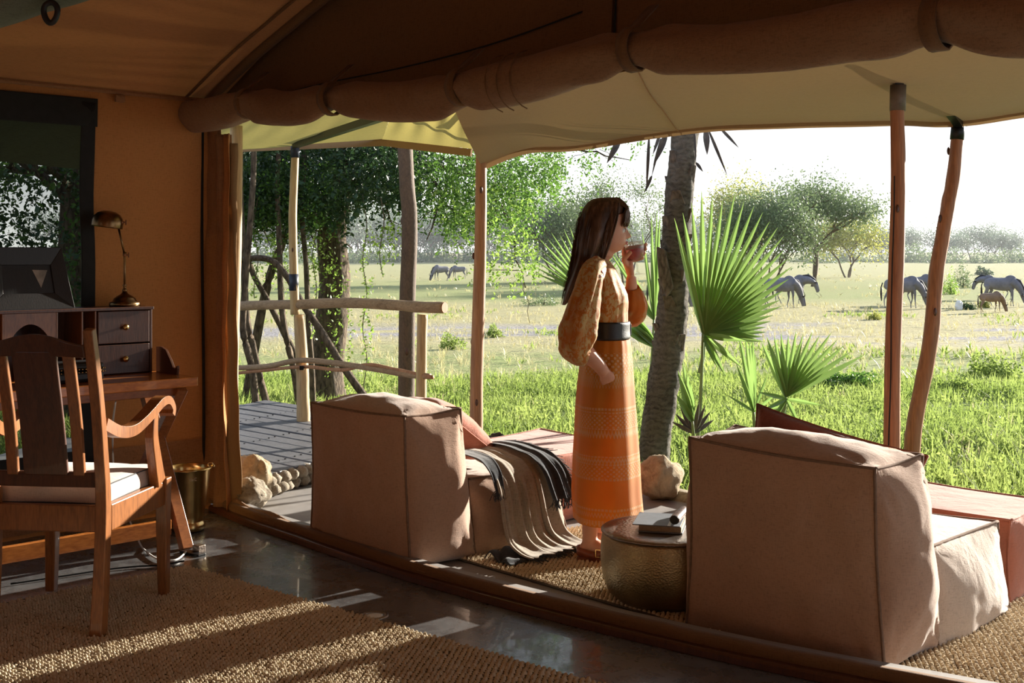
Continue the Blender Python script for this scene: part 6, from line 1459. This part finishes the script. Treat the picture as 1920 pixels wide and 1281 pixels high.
f3_ = thing('fan_palm', 'narrow edge-on fan palm leaf standing between the two other fan palms', 'palm', fb3)
fan(f3_, P(1412, 770, 7.8), fb3, [P(1383, 618, 7.6), P(1388, 640, 7.5), P(1397, 622, 7.7), P(1405, 630, 7.8), P(1411, 625, 7.9), P(1380, 680, 7.5), P(1416, 660, 8.0)], .035)
fan(f3_, P(1413, 772, 7.8), fb3, [P(1362, 740, 7.6), P(1460, 735, 7.7), P(1475, 760, 7.6), P(1440, 700, 7.9)], .022)
fb4 = Vector((P(1205, 790, 8.4).x, 8.4, gz(.9, 8.4)))
f4_ = thing('fan_palm', 'fan palm with leaves half hidden between the woman and the palm trunk', 'palm', fb4)
fan(f4_, P(1232, 652, 8.3), fb4, polar((1232, 652), 8.3, -62, -34, 8, lambda a: 88, .1), .05)
fan(f4_, P(1226, 600, 8.5), fb4, [P(1142, 470, 8.5), P(1152, 474, 8.6), P(1165, 480, 8.5), P(1180, 500, 8.6), P(1203, 428, 8.5), P(1221, 398, 8.5), P(1232, 388, 8.6), P(1238, 398, 8.6), P(1240, 470, 8.7), P(1190, 560, 8.4), P(1170, 490, 8.4)], .032)
fb5 = Vector((P(1115, 790, 8.6).x, 8.6, gz(.6, 8.6)))
f5_ = thing('fan_palm', 'fan palm whose thin leaf tips show behind the woman\'s hair', 'palm', fb5)
fan(f5_, P(1112, 560, 8.6), fb5, polar((1112, 560), 8.6, -66, -18, 11, lambda a: np.interp(a, [-66, -40, -18], [118, 150, 135]), .2) + [P(1150, 470, 8.6), P(1165, 480, 8.6), P(1158, 500, 8.5)], .030)
# crown of the palm above the awning
for k in range(9):
    a = k * .7; hub = P(1300, -190, pY) + Vector((math.cos(a) * .7, math.sin(a) * .7, .25 * math.sin(k * 2)))
    ax = Vector((math.cos(a), math.sin(a), -.1)).normalized(); sd = Vector((-math.sin(a), math.cos(a), 0))
    m_ = MB(); m_.tube([P(1300, -150, pY), hub], .012, 6)
    for j in range(14):
        b_ = -1.3 + 2.6 * j / 13; tp = hub + (ax * math.cos(b_) + sd * math.sin(b_)) * .7 + Vector((0, 0, -.18)); blade(m_, hub, tp, .05, .3, .05, 4, (0, 0, 1))
    m_.build('frond', M['palm'], pt)

# ================================================================= wildebeest
M['hide'] = m_plain('hide', (.17, .165, .185), .8, 0, .3, 3, .2, 30); M['hide_brown'] = m_plain('hide_brown', (.22, .145, .095), .8, 0, .25, 3, .2, 30); M['mane'] = m_plain('mane', (.035, .03, .03), .8, 0, .3, 20)
def gnu(label, pose, hide, grp=None):
    th = thing('wildebeest', label, 'wildebeest', (0, 0, 0), grp); m_ = MB()
    tr = [((-.86, 0, 1.02), .12), ((-.74, 0, 1.0), .22), ((-.45, 0, .99), .25), ((-.1, 0, .96), .275), ((.25, 0, .97), .30), ((.5, 0, 1.02), .29), ((.66, 0, 1.05), .21)]
    sp = smooth_path([p for p, r_ in tr], 4); rr = np.interp(np.linspace(0, 6, len(sp)), range(7), [r_ for p, r_ in tr]); m_.tube(sp, list(rr * .82), 16, up=(0, 0, 1), flat=1.22)
    m_.ball((.44, 0, 1.18), (.30, .13, .20), 14, 10)
    if pose == 'graze': nk = [(.55, 0, 1.08), (.80, 0, .92), (.98, 0, .66), (1.06, 0, .44)]; hd = [(1.03, 0, .50), (1.10, 0, .34), (1.17, 0, .16), (1.19, 0, .06)]
    else: nk = [(.55, 0, 1.10), (.85, 0, 1.12), (1.08, 0, 1.06), (1.2, 0, .98)]; hd = [(1.18, 0, 1.02), (1.30, 0, .86), (1.38, 0, .66), (1.41, 0, .55)]
    m_.tube(smooth_path(nk, 4), list(np.interp(np.linspace(0, 3, 13), range(4), [.22, .19, .145, .115])), 14, flat=1.5, up=(0, 1, 0)); m_.tube(smooth_path(hd, 4), list(np.interp(np.linspace(0, 3, 13), range(4), [.125, .115, .095, .085])), 12, flat=1.15, up=(0, 1, 0))
    H0 = Vector(hd[0]); HD = (Vector(hd[-1]) - H0).normalized()
    for s_ in (-1, 1):
        m_.ball(H0 + Vector((-.04, s_ * .14, .02)), (.03, .09, .04), 8, 6)
        for (hx, ph) in ((-.66, .0 + .07 * s_), (.50, -.05 * s_)):
            if hx < 0: lg = [(hx, s_ * .13, .92), (hx + .06 + ph, s_ * .14, .70), (hx - .12 + ph, s_ * .13, .42), (hx - .05 + ph * 2, s_ * .13, .12), (hx + .0 + ph * 2, s_ * .13, .0)]; lr_ = [.15, .095, .042, .028, .040]
            else: lg = [(hx, s_ * .13, .90), (hx + .02 + ph, s_ * .14, .62), (hx + .03 + ph, s_ * .13, .40), (hx + .0 + ph * 2, s_ * .13, .12), (hx + .03 + ph * 2, s_ * .13, .0)]; lr_ = [.13, .068, .042, .028, .038]
            m_.tube(smooth_path(lg, 4), list(np.interp(np.linspace(0, 4, 17), range(5), lr_)), 10)
    XS = lambda m__: [(v[0] * .86, v[1] * 1.05, v[2]) for v in m__.v]
    m_.v = XS(m_); m_.build('body', hide, th, remesh=.026, smoothmod=4)
    for s_ in (-1, 1):
        hh = MB(); b0 = H0 + HD * .03; hh.tube(smooth_path([b0 + Vector((.02, s_ * .05, .04)), b0 + Vector((.05, s_ * .20, .0)), b0 + Vector((.07, s_ * .30, .06)), b0 + Vector((.04, s_ * .27, .20))], 4), list(np.linspace(.045, .012, 13)), 8); hh.v = XS(hh); hh.build('horn', M['mane'], th, smooth=True)
    mm = MB(); mm.tube([Vector(nk[0]) + Vector((-.10, 0, .17)), Vector(nk[1]) + Vector((.05, 0, .16)), Vector(nk[2]) + Vector((.10, 0, .07)), H0 + Vector((.06, 0, .06))], [.05, .09, .08, .06], 8, flat=1.4); mm.v = XS(mm); mm.build('mane', M['mane'], th, smooth=True)
    mm = MB(); mm.tube([H0 + HD * .06 + Vector((.11, 0, .05)), H0 + HD * .26 + Vector((.095, 0, .03)), H0 + HD * .46 + Vector((.05, 0, 0))], [.075, .07, .075], 10, flat=1.1, up=(0, 1, 0)); mm.v = XS(mm); mm.build('dark_face', M['mane'], th, smooth=True)
    mm = MB(); mm.tube([(-.93, 0, 1.08), (-1.0, 0, .9), (-1.0, 0, .6), (-.98, .02, .3)], [.03, .03, .055, .02], 8); mm.v = XS(mm); mm.build('tail', M['mane'], th, smooth=True)
    return th
def put(o, px, py, yaw, s_, label=None):
    g = GG(px, py); o.location = g; o.rotation_euler.z = R(yaw); s_ *= .84; o.scale = (s_, s_, s_)
    if label: o['label'] = label
    return o
ga = gnu('grey wildebeest grazing head-down, nearest one under the acacias', 'graze', M['hide']); put(ga, 1464, 577, 8, 1.0)
gs = gnu('dark wildebeest with raised head and horns behind the nearest grazing one', 'stand', M['hide']); put(gs, 1484, 570, -6, 1.0)
gcf = gnu('small brown wildebeest calf grazing near the edge of the view', 'graze', M['hide_brown']); put(gcf, 1858, 586, 5, .62)
put(copy_tree(ga), 1394, 557, 12, .62, 'small wildebeest calf partly behind the tall fan palm leaf')
put(copy_tree(ga), 1362, 572, 170, .7, 'dark wildebeest with lowered head low behind the fan palm leaf')
put(copy_tree(ga), 1692, 578, -14, 1.0, 'wildebeest grazing half hidden behind the reddish upright pole')
put(copy_tree(ga), 1722, 571, -50, 1.02, 'wildebeest grazing in the gap between the upright and the leaning pole')
put(copy_tree(ga), 1878, 574, -38, 1.0, 'large wildebeest grazing just behind the brown calf')
put(copy_tree(gs), 1868, 562, 150, .92, 'third wildebeest hidden behind the large one by the calf')
put(copy_tree(ga), 827, 527, 214, 1.08, 'far grey wildebeest grazing just right of the thick dark pole')
put(copy_tree(ga), 860, 523, 196, 1.0, 'far dark wildebeest grazing next to the upright deck pole')
put(copy_tree(ga), 1252, 578, 10, 1.05, 'wildebeest mostly hidden behind the rough palm trunk')

# ---- second tree, seen through the mesh window
b2 = Vector((P(150, 800, 10.5).x, 10.5, gz(-4, 10.5)))
t2 = thing('shade_tree', 'dark leafy tree outside the mesh window behind the desk', 'tree', b2)
m_ = MB(); m_.tube(smooth_path([b2 - Vector((0, 0, .1)), P(155, 650, 10.5), P(145, 480, 10.5), P(150, 250, 10.5), P(130, 0, 10.5)], 6), list(np.linspace(.22, .12, 25)), 16, mod=lambda i, a: 1 + .1 * nz(i * .3, math.cos(a) * 2, math.sin(a) * 2)); m_.build('trunk', M['bark'], t2, smooth=True)
m_ = MB(); random.seed(3)
for k in range(14): twigmesh(m_, P(148, random.uniform(100, 420), 10.5), P(random.uniform(-250, 420), random.uniform(60, 420), random.uniform(9.3, 12)), .05, .01, k * 3.3)
m_.build('branches', M['bark'], t2)['kind'] = 'stuff'
kq = lambda px, py, Y: abs(noise.noise(Vector((px * .012, py * .012, Y * .3)))) > .07
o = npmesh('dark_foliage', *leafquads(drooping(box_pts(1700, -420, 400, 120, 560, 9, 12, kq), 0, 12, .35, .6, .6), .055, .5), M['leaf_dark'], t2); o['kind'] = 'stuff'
o = npmesh('green_foliage', *leafquads(drooping(box_pts(420, -300, 200, 250, 640, 9, 11, kq), 0, 14, .35, .6, .8), .045, .5), M['leaf'], t2); o['kind'] = 'stuff'  # greener leaves among the dark ones: sunlit bits put into the colour
